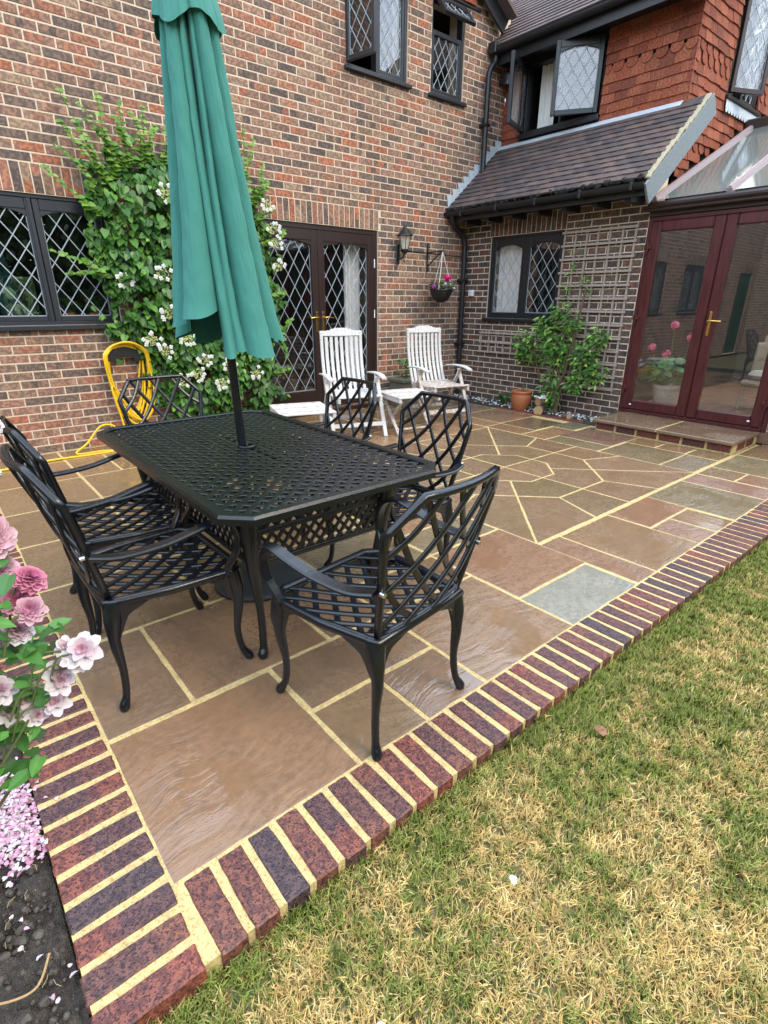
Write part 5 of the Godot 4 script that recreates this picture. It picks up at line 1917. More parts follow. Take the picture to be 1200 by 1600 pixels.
func arm_sweep(b: MB, path: PackedVector3Array, s: int) -> void:
	# flat strap whose broad side always faces away from the curve's inside
	var n := path.size()
	var sec := rect_sec(0.044, 0.015, 0.005)
	var side := Vector3(s, 0, 0)
	var rings := []
	for i in n:
		var t := (path[mini(i + 1, n - 1)] - path[maxi(i - 1, 0)]).normalized()
		var sd := (side - t * side.dot(t)).normalized()
		var nr := sd.cross(t).normalized()
		var w := lerpf(1.0, 0.72, smoothstep(0.62, 0.9, float(i) / n))
		var ring := PackedVector3Array()
		for q in sec:
			ring.append(path[i] + sd * q.x * w + nr * q.y)
		rings.append(ring)
	for i in n - 1:
		for j in 8:
			b.quad_out(rings[i][j], rings[i][(j + 1) % 8], rings[i + 1][(j + 1) % 8], rings[i + 1][j], (path[i] + path[i + 1]) * 0.5, Color.WHITE)
	for j in 8:
		b.tri_out(path[0], rings[0][j], rings[0][(j + 1) % 8], path[1], Color.WHITE)
		b.tri_out(path[n - 1], rings[n - 1][j], rings[n - 1][(j + 1) % 8], path[n - 2], Color.WHITE)

func fin(b: MB, a: Vector3, c: Vector3, d: Vector3) -> void:   # curved bracket between leg and seat rail
	var n := (c - a).cross(d - a).normalized() * 0.007
	var curve := []
	for k in 7:
		var f := k / 6.0
		var q := c.lerp(d, f)
		curve.append(q.lerp(a, 0.42 * sin(PI * f)))
	for k in 6:
		var p: Vector3 = curve[k]
		var q: Vector3 = curve[k + 1]
		b.tri(a + n, p + n, q + n)
		b.tri(a - n, q - n, p - n)
		b.quad_out(p + n, q + n, q - n, p - n, a, Color.WHITE)

func build_dining_chairs() -> void:
	make_chair("black chair nearest the lawn at the near end of the table", Vector3(1.005, 0, -1.262), deg_to_rad(187.4))
	make_chair("black chair beside the roses, nearer of two left of the table", Vector3(0.497, 0, -1.962), deg_to_rad(91.0))
	make_chair("black chair left of the table, farther of two, toward the hose", Vector3(0.545, 0, -2.52), deg_to_rad(90.0))
	make_chair("black chair at the far end of the table before the climber", Vector3(1.11, 0, -3.20), deg_to_rad(2.0))
	make_chair("black chair right of the table in front of the white recliner", Vector3(1.66, 0, -2.66), deg_to_rad(-92.0))
	make_chair("black chair right of the table, nearer of two, beside the circle paving", Vector3(1.655, 0, -1.93), deg_to_rad(-92.0))

# ---------------------------------------------------------------- white recliners and low tables

func build_recliners() -> void:
	recliner("white slatted recliner chair in front of the glazed doors", Vector3(3.46, 0, -4.66), deg_to_rad(-20.0), M.white_wood, M.white_wood)
	recliner("weathered white recliner chair with bare wood seat by the downpipe", Vector3(4.72, 0, -4.60), deg_to_rad(-14.0), M.white_wood, M.worn_wood)
	low_table("low white slatted table left of the recliners near the climber", Vector3(2.61, 0, -4.31), deg_to_rad(-18.0))
	low_table("low white slatted table between the two recliners", Vector3(4.00, 0, -4.36), deg_to_rad(-14.0))

func plank(a: Vector3, b: Vector3, w: float, t: float, up: Vector3, bev := 0.004) -> MB:
	var m := MB.new()
	var d := b - a
	var z := d.normalized()
	var x := z.cross(up).normalized()
	var y := x.cross(z).normalized() * -1.0
	m.box(Transform3D(Basis(x, y, x.cross(y)), (a + b) * 0.5), Vector3(w, t, d.length()), bev)
	return m

func recliner(label: String, at_: Vector3, turn: float, m: Material, m2: Material) -> void:
	var t := thing("recliner_chair", label, "recliner", at_, turn, "white folding recliners")
	var hw := 0.222
	# backrest: two curved stiles, seven slats, shaped top rail
	var bk := func(u: float, f: float) -> Vector3:   # f 0 bottom .. 1 top
		return Vector3(u, 0.33 + 0.70 * f, -0.20 - 0.20 * f - 0.05 * sin(PI * f))
	for s in [-1, 1]:
		var b := MB.new()
		var p := []
		for k in 7:
			p.append(bk.call(s * hw, k / 6.0))
		b.sweep(smooth_path(p, 3), rect_sec(0.035, 0.024, 0.005), Vector3(0, 0, 1))
		part(t, "back_stile", b, m)
	for k in 7:
		var u := -0.171 + 0.057 * k
		var b := MB.new()
		var p := []
		for i in 7:
			p.append(bk.call(u, 0.08 + 0.86 * i / 6.0) + Vector3(0, 0, 0.004))
		b.sweep(smooth_path(p, 3), rect_sec(0.036, 0.012, 0.003), Vector3(0, 0, 1))
		part(t, "back_slat", b, m)
	var tr := MB.new()
	for i in 12:
		var u0 := -hw - 0.018 + (2 * hw + 0.036) * i / 12.0
		var u1 := -hw - 0.018 + (2 * hw + 0.036) * (i + 1) / 12.0
		var h0 := 0.055 + 0.032 * smoothstep(0.75, 0.25, absf((u0 + u1) * 0.5) / hw)
		var c: Vector3 = bk.call((u0 + u1) * 0.5, 0.955)
		tr.box(turned(c.x, c.y + h0 * 0.42, c.z - 0.005, Vector3(-14, 0, 0)), Vector3(u1 - u0 + 0.0005, h0, 0.026), 0.003)
	part(t, "top_rail", tr, m)
	part(t, "lower_rail", plank(bk.call(-hw, 0.09), bk.call(hw, 0.09), 0.045, 0.02, Vector3(0, 0, 1)), m)
	# seat: side rails and slats running across
	for s in [-1, 1]:
		part(t, "seat_rail", plank(Vector3(s * 0.225, 0.385, -0.24), Vector3(s * 0.225, 0.40, 0.30), 0.028, 0.05, Vector3(0, 1, 0)), m2)
	for k in 8:
		var z := -0.19 + k * 0.066
		part(t, "seat_slat", plank(Vector3(-0.245, 0.418 + 0.02 * pow((z - 0.05) / 0.25, 2.0), z), Vector3(0.245, 0.418 + 0.02 * pow((z - 0.05) / 0.25, 2.0), z), 0.056, 0.016, Vector3(0, 1, 0)), m2)
	# crossing legs meeting under each arm
	for s in [-1, 1]:
		part(t, "leg", plank(Vector3(s * 0.285, 0.60, -0.02), Vector3(s * 0.285, 0.0, 0.28), 0.024, 0.042, Vector3(1, 0, 0)), m2)
		part(t, "leg", plank(Vector3(s * 0.262, 0.60, 0.05), Vector3(s * 0.262, 0.0, -0.34), 0.024, 0.042, Vector3(1, 0, 0)), m2)
		var a := MB.new()
		a.sweep(smooth_path([Vector3(s * 0.275, 0.612, -0.27), Vector3(s * 0.282, 0.628, -0.10), Vector3(s * 0.288, 0.625, 0.10), Vector3(s * 0.282, 0.600, 0.24)], 5), rect_sec(0.058, 0.022, 0.008), Vector3(0, 1, 0), smooth_vals([0.72, 0.95, 1.1, 0.95], 5))
		part(t, "armrest", a, m)
	part(t, "stretcher", plank(Vector3(-0.275, 0.13, 0.215), Vector3(0.275, 0.13, 0.215), 0.045, 0.02, Vector3(0, 0.3, 1)), m2)
	part(t, "stretcher", plank(Vector3(-0.255, 0.13, -0.255), Vector3(0.255, 0.13, -0.255), 0.045, 0.02, Vector3(0, 0.3, 1)), m2)

func low_table(label: String, at_: Vector3, turn: float) -> void:
	var t := thing("low_table", label, "low table", at_, turn, "low white tables by the recliners")
	var y := 0.385
	for s in [-1, 1]:
		part(t, "top_rail", plank(Vector3(s * 0.235, y, -0.275), Vector3(s * 0.235, y, 0.275), 0.03, 0.045, Vector3(0, 1, 0)), M.white_wood)
	for k in 8:
		var z := -0.2485 + k * 0.071
		part(t, "top_slat", plank(Vector3(-0.255, y + 0.03, z), Vector3(0.255, y + 0.03, z), 0.064, 0.016, Vector3(0, 1, 0)), M.white_wood if k % 3 else M.worn_wood)
	for s in [-1, 1]:
		part(t, "leg", plank(Vector3(s * 0.205, y - 0.02, -0.20), Vector3(s * 0.205, 0.0, 0.20), 0.022, 0.036, Vector3(1, 0, 0)), M.worn_wood)
		part(t, "leg", plank(Vector3(s * 0.178, y - 0.02, 0.20), Vector3(s * 0.178, 0.0, -0.20), 0.022, 0.036, Vector3(1, 0, 0)), M.worn_wood)
	part(t, "stretcher", plank(Vector3(-0.21, 0.06, 0.15), Vector3(0.21, 0.06, 0.15), 0.03, 0.018, Vector3(0, 1, 0)), M.worn_wood)

# ---------------------------------------------------------------- fittings on the walls

func build_wall_fittings() -> void:
	var l := thing("wall_lantern", "black wall lantern with six glass sides beside the glazed doors", "lantern", Vector3(5.07, 1.92, WZ))
	var b := MB.new()
	b.box(at(0, 0, 0.012), Vector3(0.066, 0.235, 0.022), 0.010)
	part(l, "backplate", b, M.black_paint)
	b = MB.new()
	b.tube(smooth_path([Vector3(0, -0.03, 0.02), Vector3(0, -0.055, 0.07), Vector3(0, -0.03, 0.12), Vector3(0, 0.01, 0.14)]), 0.010, 8)
	b.tube(smooth_path([Vector3(0, -0.03, 0.12), Vector3(0, -0.075, 0.135), Vector3(0, -0.10, 0.14)]), 0.007, 8)
	part(l, "arm", b, M.black_paint)
	b = MB.new()
	b.lathe(PackedVector2Array([Vector2(0.001, 0.0), Vector2(0.030, 0.0), Vector2(0.046, 0.02), Vector2(0.052, 0.045), Vector2(0.050, 0.05), Vector2(0.001, 0.05)]), 6, at(0, 0.005, 0.14))
	part(l, "cup", b, M.black_paint)
	for k in 6:
		var a0 := TAU * k / 6.0
		var a1 := TAU * (k + 1) / 6.0
		var p0 := Vector3(cos(a0) * 0.05, 0.055, sin(a0) * 0.05 + 0.14)
		var p1 := Vector3(cos(a1) * 0.05, 0.055, sin(a1) * 0.05 + 0.14)
		var q0 := Vector3(cos(a0) * 0.083, 0.215, sin(a0) * 0.083 + 0.14)
		var q1 := Vector3(cos(a1) * 0.083, 0.215, sin(a1) * 0.083 + 0.14)
		b = MB.new()
		b.quad(p0, p1, q1, q0)
		part(l, "pane", b, M.lamp_glass)
		b = MB.new()
		b.tube(pts([p0, q0]), 0.005, 6)
		part(l, "glazing_bar", b, M.black_paint)
	b = MB.new()
	b.lathe(PackedVector2Array([Vector2(0.112, 0.208), Vector2(0.112, 0.218), Vector2(0.085, 0.235), Vector2(0.062, 0.262), Vector2(0.040, 0.285), Vector2(0.026, 0.292), Vector2(0.026, 0.31), Vector2(0.012, 0.316), Vector2(0.010, 0.33), Vector2(0.001, 0.335)]), 6, at(0, 0, 0.14))
	part(l, "cap", b, M.black_paint)
	b = MB.new()
	b.lathe(PackedVector2Array([Vector2(0.001, 0.06), Vector2(0.014, 0.06), Vector2(0.016, 0.12), Vector2(0.012, 0.17), Vector2(0.001, 0.18)]), 12, at(0, 0, 0.14))
	part(l, "bulb", b, M.white_plastic)
	b = MB.new()
	b.tube(pts([Vector3(0.05, 0.055, 0.008), Vector3(0.6, 0.045, 0.008), Vector3(1.22, 0.03, 0.008)]), 0.006, 6)
	part(l, "cable", b, M.black_plastic)
	# bracket with scrolls
	var br := thing("basket_bracket", "black scrolled iron bracket holding the hanging basket", "bracket", Vector3(5.61, 1.91, WZ))
	b = MB.new()
	b.cube(Vector3(-0.012, -0.185, 0.001), Vector3(0.012, 0.18, 0.012), 0.002)
	part(br, "wall_bar", b, M.black_paint)
	b = MB.new()
	b.tube(pts([Vector3(0, 0.06, 0.01), Vector3(0, 0.066, 0.30)]), 0.008, 8)
	b.tube(smooth_path([Vector3(0, 0.066, 0.28), Vector3(0, 0.085, 0.305), Vector3(0, 0.12, 0.30), Vector3(0, 0.13, 0.28), Vector3(0, 0.115, 0.272)]), 0.006, 8)
	part(br, "arm", b, M.black_paint)
	b = MB.new()
	b.tube(smooth_path([Vector3(0, -0.12, 0.012), Vector3(0, -0.06, 0.09), Vector3(0, 0.0, 0.18), Vector3(0, 0.06, 0.27)]), 0.008, 8)
	for c in [Vector2(0.02, -0.10), Vector2(0.02, 0.10)]:
		var sp := []
		for k in 9:
			var a := k * 0.75
			var r := 0.024 - 0.0022 * k
			sp.append(Vector3(0, c.y + r * sin(a), c.x + 0.014 + r * cos(a)))
		b.tube(PackedVector3Array(sp), 0.005, 6)
	part(br, "scroll_brace", b, M.black_paint)
	# hanging basket
	var hb := thing("hanging_basket", "dark hanging basket with magenta and white flowers on white chains", "hanging basket", Vector3(5.61, 1.34, WZ + 0.295))
	b = MB.new()
	b.lathe(PackedVector2Array([Vector2(0.001, 0.0), Vector2(0.055, 0.004), Vector2(0.105, 0.04), Vector2(0.14, 0.10), Vector2(0.155, 0.15), Vector2(0.162, 0.152), Vector2(0.160, 0.166), Vector2(0.148, 0.166), Vector2(0.14, 0.14), Vector2(0.001, 0.14)]), 28)
	part(hb, "bowl", b, M.black_plastic)
	for k in 3:
		b = MB.new()
		var a := TAU * k / 3.0 + 0.5
		b.tube(pts([Vector3(cos(a) * 0.155, 0.16, sin(a) * 0.155), Vector3(0, 0.625, 0)]), 0.004, 6)
		part(hb, "chain", b, M.white_plastic)
	b = MB.new()
	for k in 150:
		var a := rng.randf() * TAU
		var r := sqrt(rng.randf()) * 0.165
		var d := Vector3(cos(a), rng.randf_range(-0.2, 0.7), sin(a)).normalized()
		leaf(b, Vector3(cos(a) * r, 0.16 + rng.randf() * 0.09, sin(a) * r), d, Vector3(0, 1, 0) + d * 0.5, rng.randf_range(0.035, 0.06), 0.03, pick([Color(0.07, 0.19, 0.03), Color(0.12, 0.26, 0.06), Color(0.19, 0.30, 0.13)]))
	part(hb, "foliage", b, M.leaf, Transform3D.IDENTITY, "stuff")
	for f in [[Vector3(0.10, 0.31, 0.02), 0.055, Color(0.80, 0.02, 0.22)], [Vector3(0.13, 0.17, 0.10), 0.04, Color(0.80, 0.62, 0.74)], [Vector3(-0.17, 0.19, 0.02), 0.045, Color(0.28, 0.06, 0.22)], [Vector3(0.16, 0.13, 0.05), 0.03, Color(0.8, 0.75, 0.78)], [Vector3(-0.02, 0.23, 0.10), 0.03, Color(0.72, 0.55, 0.68)]]:
		b = MB.new()
		for k in 26:
			var o := Vector3(rng.randfn(), rng.randfn(), rng.randfn()).normalized()
			round_leaf(b, f[0] + o * f[1] * 0.7, o, f[1] * 0.5, shade(f[2], 0.2))
		b.tube(pts([Vector3(f[0].x * 0.4, 0.14, f[0].z * 0.4), f[0]]), 0.003, 5, PackedFloat32Array(), Color(0.08, 0.14, 0.04))
		part(hb, "flower", b, M.petal)
	var so := thing("outdoor_socket", "small white socket box on the wing wall by the downpipe", "socket", Vector3(WX, 1.47, -5.60))
	b = MB.new()
	b.box(at(-0.022, 0, 0), Vector3(0.042, 0.085, 0.09), 0.008)
	part(so, "case", b, M.white_plastic)
	b = MB.new()
	b.box(at(-0.046, 0.012, -0.006), Vector3(0.006, 0.035, 0.04), 0.002)
	part(so, "cover", b, M.lead)
	var fl := thing("floodlight", "grey floodlight under the eaves in the corner above the lean-to", "floodlight", Vector3(6.88, 4.08, WZ))
	b = MB.new()
	b.box(turned(0, 0.03, 0.15, Vector3(14, 0, 0)), Vector3(0.19, 0.14, 0.08), 0.012)
	b.cube(Vector3(-0.02, 0.0, 0.0), Vector3(0.02, 0.06, 0.09), 0.004)
	part(fl, "housing", b, M.black_plastic)
	b = MB.new()
	b.box(turned(0, 0.015, 0.194, Vector3(14, 0, 0)), Vector3(0.155, 0.10, 0.006), 0.002)
	part(fl, "lens", b, M.lead_came)

# ---------------------------------------------------------------- trellis

func trellis(label: String, z0: float, z1: float, y0: float, y1: float, step: float, skew: float) -> void:
	var t := thing("trellis", label, "trellis", Vector3(WX - 0.012, 0, 0))
	var nz := int(round((z1 - z0) / step))
	var ny := int(round((y1 - y0) / step))
	for k in nz + 1:
		var z := lerpf(z0, z1, float(k) / nz)
		var b := MB.new()
		b.sweep(pts([Vector3(0, y0 - 0.02, z + rng.randf_range(-0.006, 0.006)), Vector3(-0.002, (y0 + y1) * 0.5, z + rng.randf_range(-0.006, 0.006)), Vector3(0, y1 + 0.02, z + rng.randf_range(-0.004, 0.004))]), rect2(0.022, 0.016), Vector3(1, 0, 0), PackedFloat32Array(), Color.WHITE, true)
		part(t, "upright_slat", b, M.grey_wood)
	for k in ny + 1:
		var y := lerpf(y0, y1, float(k) / ny) + rng.randf_range(-0.004, 0.004)
		var b := MB.new()
		b.sweep(pts([Vector3(-0.017, y, z0 - 0.03), Vector3(-0.019, y + rng.randf_range(-0.004, 0.004), (z0 + z1) * 0.5), Vector3(-0.017, y + skew, z1 + 0.03)]), rect2(0.016, 0.024), Vector3(0, 1, 0), PackedFloat32Array(), Color.WHITE, true)
		part(t, "cross_slat", b, M.grey_wood)

func build_trellises() -> void:
	trellis("tall weathered trellis on the wing wall beside the conservatory doors", -4.15, -3.27, 0.36, 2.13, 0.148, 0.0)
	trellis("low weathered trellis strip under the wing window", -5.36, -4.02, 0.68, 0.94, 0.135, 0.02)

# ---------------------------------------------------------------- climbers

func leaf(b: MB, p: Vector3, tip: Vector3, up: Vector3, L: float, W: float, col: Color, fold := 0.25) -> void:
	var d := tip.normalized()
	var s := d.cross(up).normalized()
	var n := s.cross(d).normalized()
	var m0 := p
	var m1 := p + d * L * 0.33 - n * L * 0.02
	var m2 := p + d * L * 0.70 - n * L * 0.06
	var t := p + d * L - n * L * 0.16
	for k in [-1.0, 1.0]:
		var e: Vector3 = s * k
		var a: Vector3 = p - d * L * 0.06 + e * W * 0.30 + n * W * fold * 0.5
		var c: Vector3 = p + d * L * 0.30 + e * W * 0.52 + n * W * fold
		var f: Vector3 = p + d * L * 0.68 + e * W * 0.36 + n * W * fold * 0.6 - n * L * 0.05
		var nn := (n - e * fold).normalized()
		var i := b.vert(m0, nn, col)
		b.vert(a, nn, col); b.vert(c, nn, col); b.vert(m1, nn, col * 1.12); b.vert(f, nn, col); b.vert(m2, nn, col * 1.12); b.vert(t, nn, col)
		var q := [[0, 1, 2], [0, 2, 3], [3, 2, 4], [3, 4, 5], [5, 4, 6]]
		for r in q:
			if k > 0:
				b.idx(i + r[0], i + r[1], i + r[2])
			else:
				b.idx(i + r[0], i + r[2], i + r[1])

func build_climbers() -> void:
	# climbing hydrangea on the main wall
	var t := thing("climbing_hydrangea", "dense climbing hydrangea with white lacecap flowers on the brick wall", "climber", Vector3(2.2, 0, WZ))
	var org := Vector3(2.2, 0, WZ)
	var hull := PackedVector2Array([Vector2(1.80, 0.10), Vector2(1.74, 0.55), Vector2(1.70, 0.88), Vector2(1.46, 1.0), Vector2(1.42, 1.2), Vector2(1.40, 1.6), Vector2(1.38, 1.95), Vector2(1.42, 2.25), Vector2(1.58, 2.48), Vector2(1.85, 2.62), Vector2(2.2, 2.66), Vector2(2.6, 2.62), Vector2(2.93, 2.52), Vector2(3.08, 2.2), Vector2(3.16, 1.8), Vector2(3.2, 1.35), Vector2(3.18, 0.8), Vector2(3.08, 0.1)])
	var nz := FastNoiseLite.new()
	nz.seed = 4
	nz.frequency = 2.3
	nz.fractal_octaves = 2
	var dark := [Color(0.028, 0.082, 0.013), Color(0.038, 0.108, 0.017), Color(0.052, 0.14, 0.02), Color(0.072, 0.18, 0.026)]
	var fresh := [Color(0.12, 0.245, 0.028), Color(0.16, 0.29, 0.04), Color(0.085, 0.195, 0.024)]
	var mass := MB.new()
	var cand := []
	var tries := 0
	while cand.size() < 5200 and tries < 40000:
		tries += 1
		var q := Vector2(rng.randf_range(1.3, 3.3), rng.randf_range(0.06, 2.75))
		var jig := Vector2(nz.get_noise_2d(q.x * 2.2 + 30.0, q.y * 2.2), nz.get_noise_2d(q.x * 2.2, q.y * 2.2 + 50.0)) * 0.26
		if not Geometry2D.is_point_in_polygon(q + jig, hull):
			continue
		var edge := 1e9
		for i in hull.size():
			edge = minf(edge, q.distance_to(Geometry2D.get_closest_point_to_segment(q, hull[i], hull[(i + 1) % hull.size()])))
		var lump := 0.5 + 0.5 * nz.get_noise_2d(q.x, q.y)
		if lump < 0.30 and rng.randf() < 0.75:
			continue
		var thick := 0.06 + 0.22 * smoothstep(0.0, 0.35, edge) * (0.55 + 0.7 * lump)
		var w := pow(rng.randf(), 0.55)
		cand.append([Vector3(q.x, q.y, WZ + 0.02 + thick * w), w, edge, lump])
	cand.sort_custom(func(a, c): return a[0].z > c[0].z)
	var own := 0
	for k in cand.size():
		var p: Vector3 = cand[k][0] - org
		var tip := Vector3(rng.randf_range(-0.6, 0.6), rng.randf_range(-1.0, -0.15), rng.randf_range(0.1, 0.7))
		var up := Vector3(rng.randf_range(-0.5, 0.5), 0.75, 1.0)
		var young: bool = rng.randf() < (0.40 if cand[k][2] < 0.14 else 0.10 + 0.25 * float(cand[k][3] > 0.68))
		var c: Color = shade(pick(fresh if young else dark), 0.2)
		var L := rng.randf_range(0.035, 0.06) if young else rng.randf_range(0.055, 0.088)
		if own < 280 and k % 5 == 0:
			var b := MB.new()
			leaf(b, Vector3.ZERO, tip, up, L, L * 0.84, c)
			part(t, "leaf", b, M.leaf, at(p.x, p.y, p.z))
			own += 1
		else:
			leaf(mass, p, tip, up, L, L * 0.84, c)
	# bare shoots reaching up and sideways with small bright leaves
	var shoots := [[1.55, 2.35, 1.35, 2.92], [1.65, 2.4, 1.62, 2.95], [1.5, 2.2, 1.22, 2.55], [1.5, 2.05, 1.12, 2.36], [1.45, 1.55, 1.05, 1.74], [1.48, 1.62, 1.15, 1.56], [1.9, 2.5, 1.88, 2.86], [2.0, 2.5, 2.08, 2.80], [2.8, 2.4, 2.82, 2.98], [2.9, 2.35, 3.05, 2.86], [2.95, 2.3, 3.16, 2.5], [2.7, 2.45, 2.66, 2.86], [3.1, 1.9, 3.33, 2.06], [3.1, 1.35, 3.34, 1.42], [3.15, 1.0, 3.36, 1.16], [1.75, 2.45, 1.5, 2.75], [1.85, 2.5, 1.74, 2.82], [3.1, 0.55, 3.3, 0.6], [1.6, 2.3, 1.30, 2.70], [3.0, 2.1, 3.22, 2.24], [1.7, 2.4, 1.47, 2.86], [1.8, 2.45, 1.80, 2.93], [1.95, 2.5, 1.98, 2.92], [1.58, 2.3, 1.42, 2.72], [2.1, 2.5, 2.2, 2.86], [2.85, 2.4, 2.94, 2.92], [3.0, 2.25, 3.12, 2.66], [1.68, 2.35, 1.56, 2.70]]
	for s in shoots:
		var a := Vector3(s[0], s[1], WZ + 0.12)
		var c := Vector3(s[2], s[3], WZ + 0.07 + rng.randf_range(0, 0.05))
		var mid := (a + c) * 0.5 + Vector3(rng.randf_range(-0.05, 0.05), rng.randf_range(-0.05, 0.05), 0.05)
		var path := smooth_path([a - org, mid - org, c - org], 6)
		var b := MB.new()
		b.tube(path, 0.0035, 5)
		part(t, "shoot", b, M.stem)
		for k in path.size():
			for j in 2:
				var sd := 1.0 if j else -1.0
				if rng.randf() < 0.12:
					continue
				var L := lerpf(0.066, 0.034, float(k) / path.size()) * rng.randf_range(0.7, 1.25)
				leaf(mass, path[k], Vector3(sd * 0.8 + rng.randf_range(-0.3, 0.3), rng.randf_range(-0.3, 0.6), rng.randf_range(0.0, 0.8)), Vector3(0, 0.6, 1), L * rng.randf_range(0.7, 1.1), L * 0.75, shade(pick(fresh), 0.2))
	part(t, "foliage", mass, M.leaf, Transform3D.IDENTITY, "stuff")
	# woody stems against the wall
	for k in 5:
		var b := MB.new()
		var x := 1.75 + k * 0.28
		b.tube(smooth_path([Vector3(2.1 + k * 0.08, 0.0, WZ + 0.06) - org, Vector3(x + 0.1, 0.6, WZ + 0.05) - org, Vector3(x - 0.05, 1.3, WZ + 0.05) - org, Vector3(x + 0.05, 2.1, WZ + 0.05) - org]), 0.014, 7)
		part(t, "stem", b, M.bark)
	var heads := [[1.57, 1.52, 0.17], [1.90, 1.585, 0.27], [2.02, 2.25, 0.26], [2.11, 0.66, 0.29], [1.97, 0.60, 0.28], [1.90, 1.235, 0.27], [3.16, 2.06, 0.14], [3.2, 1.70, 0.13], [2.75, 0.62, 0.28], [1.83, 0.90, 0.26], [2.20, 0.79, 0.28], [2.05, 1.0, 0.28], [1.72, 1.0, 0.25], [3.12, 2.28, 0.13], [2.45, 0.72, 0.3], [3.18, 1.92, 0.14], [2.35, 0.55, 0.3]]
	for hd in heads:
		var b := MB.new()
		var c := Vector3(hd[0], hd[1], WZ + hd[2] + 0.04) - org
		for k in 60:
			var a := rng.randf() * TAU
			var r := sqrt(rng.randf()) * 0.062
			round_leaf(b, c + Vector3(cos(a) * r, sin(a) * r * 0.8, 0.012 - r * 0.2), Vector3(cos(a) * 0.3, 0.4 + sin(a) * 0.3, 1), 0.006, shade(Color(0.50, 0.52, 0.22), 0.25))
		for k in 7:
			var a := rng.randf() * TAU
			var r := rng.randf_range(0.055, 0.085)
			var o := c + Vector3(cos(a) * r, sin(a) * r * 0.85, 0.02)
			for j in 4:
				var g := TAU * j / 4.0 + a
				round_leaf(b, o + Vector3(cos(g), sin(g), 0.1) * 0.011, Vector3(0.2 * cos(g), 0.3, 1), 0.0112, Color(0.66, 0.67, 0.60))
		part(t, "flower_head", b, M.petal)
	# star-jasmine-like climber on the trellis
	var t2 := thing("trellis_climber", "glossy green climber growing up the trellis on the wing wall", "climber", Vector3(6.12, 0, -3.86))
	var o2 := Vector3(6.12, 0, -3.86)
	var blobs := [[6.2, 0.74, -4.42, 0.14, 0.19, 0.20], [6.2, 0.88, -4.55, 0.12, 0.14, 0.10], [6.2, 1.02, -4.2, 0.14, 0.2, 0.17], [6.18, 0.82, -3.98, 0.17, 0.3, 0.22], [6.2, 1.22, -4.03, 0.10, 0.15, 0.13], [6.2, 1.12, -3.82, 0.10, 0.14, 0.14], [6.2, 0.72, -3.60, 0.15, 0.26, 0.16], [6.22, 0.95, -3.46, 0.10, 0.15, 0.12], [6.2, 0.52, -3.42, 0.1, 0.16, 0.12], [6.15, 0.32, -3.98, 0.14, 0.22, 0.13], [6.15, 0.40, -3.66, 0.12, 0.15, 0.12], [6.12, 0.18, -3.92, 0.1, 0.13, 0.08], [6.3, 1.55, -3.78, 0.03, 0.16, 0.08], [6.3, 1.75, -3.95, 0.03, 0.22, 0.07], [6.3, 1.45, -4.02, 0.03, 0.13, 0.07]]
	var g2 := [Color(0.04, 0.115, 0.02), Color(0.06, 0.155, 0.027), Color(0.095, 0.22, 0.035), Color(0.19, 0.34, 0.05), Color(0.27, 0.41, 0.08)]
	var m2 := MB.new()
	var n2 := 0
	for bl in blobs:
		var cnt := int(3700.0 * bl[4] * bl[5] + 12) if bl[3] > 0.05 else 12
		for k in cnt:
			var o := Vector3(rng.randfn(), rng.randfn(), rng.randfn()).normalized() * pow(rng.randf(), 0.45)
			var p := Vector3(minf(bl[0] + o.x * bl[3], WX - 0.03), bl[1] + o.y * bl[4], bl[2] + o.z * bl[5]) - o2
			var tip := Vector3(o.x - 0.3, rng.randf_range(-0.7, 0.35), o.z) + Vector3(rng.randf_range(-0.5, 0.5), 0, rng.randf_range(-0.5, 0.5))
			var c: Color = shade(pick(g2.slice(2) if rng.randf() < 0.35 else g2.slice(0, 3)), 0.2)
			var L := rng.randf_range(0.045, 0.075)
			if n2 < 200 and k % 9 == 0:
				var lb := MB.new()
				leaf(lb, Vector3.ZERO, tip, Vector3(-0.5, 0.8, 0.2), L, L * 0.48, c)
				part(t2, "leaf", lb, M.leaf, at(p.x, p.y, p.z))
				n2 += 1
			else:
				leaf(m2, p, tip, Vector3(-0.5, 0.8, 0.2), L, L * 0.48, c)
	part(t2, "foliage", m2, M.leaf, Transform3D.IDENTITY, "stuff")
	for e in [[-3.98, 0.55, -4.0, 0.95], [-3.93, 0.45, -3.66, 0.7], [-3.88, 0.5, -3.80, 1.05], [-3.96, 0.4, -4.35, 0.7], [-3.84, 0.3, -3.86, 0.75], [-3.9, 0.6, -3.72, 1.5]]:
		var b := MB.new()
		b.tube(smooth_path([Vector3(6.12, 0, -3.86 + rng.randf_range(-0.05, 0.05)) - o2, Vector3(6.13, e[1] * 0.5, e[0]) - o2, Vector3(6.18, e[1], (e[0] + e[2]) * 0.5) - o2, Vector3(6.24, e[3], e[2]) - o2]), 0.012, 7)
		part(t2, "stem", b, M.bark)

# ---------------------------------------------------------------- pots, logs, pebbles

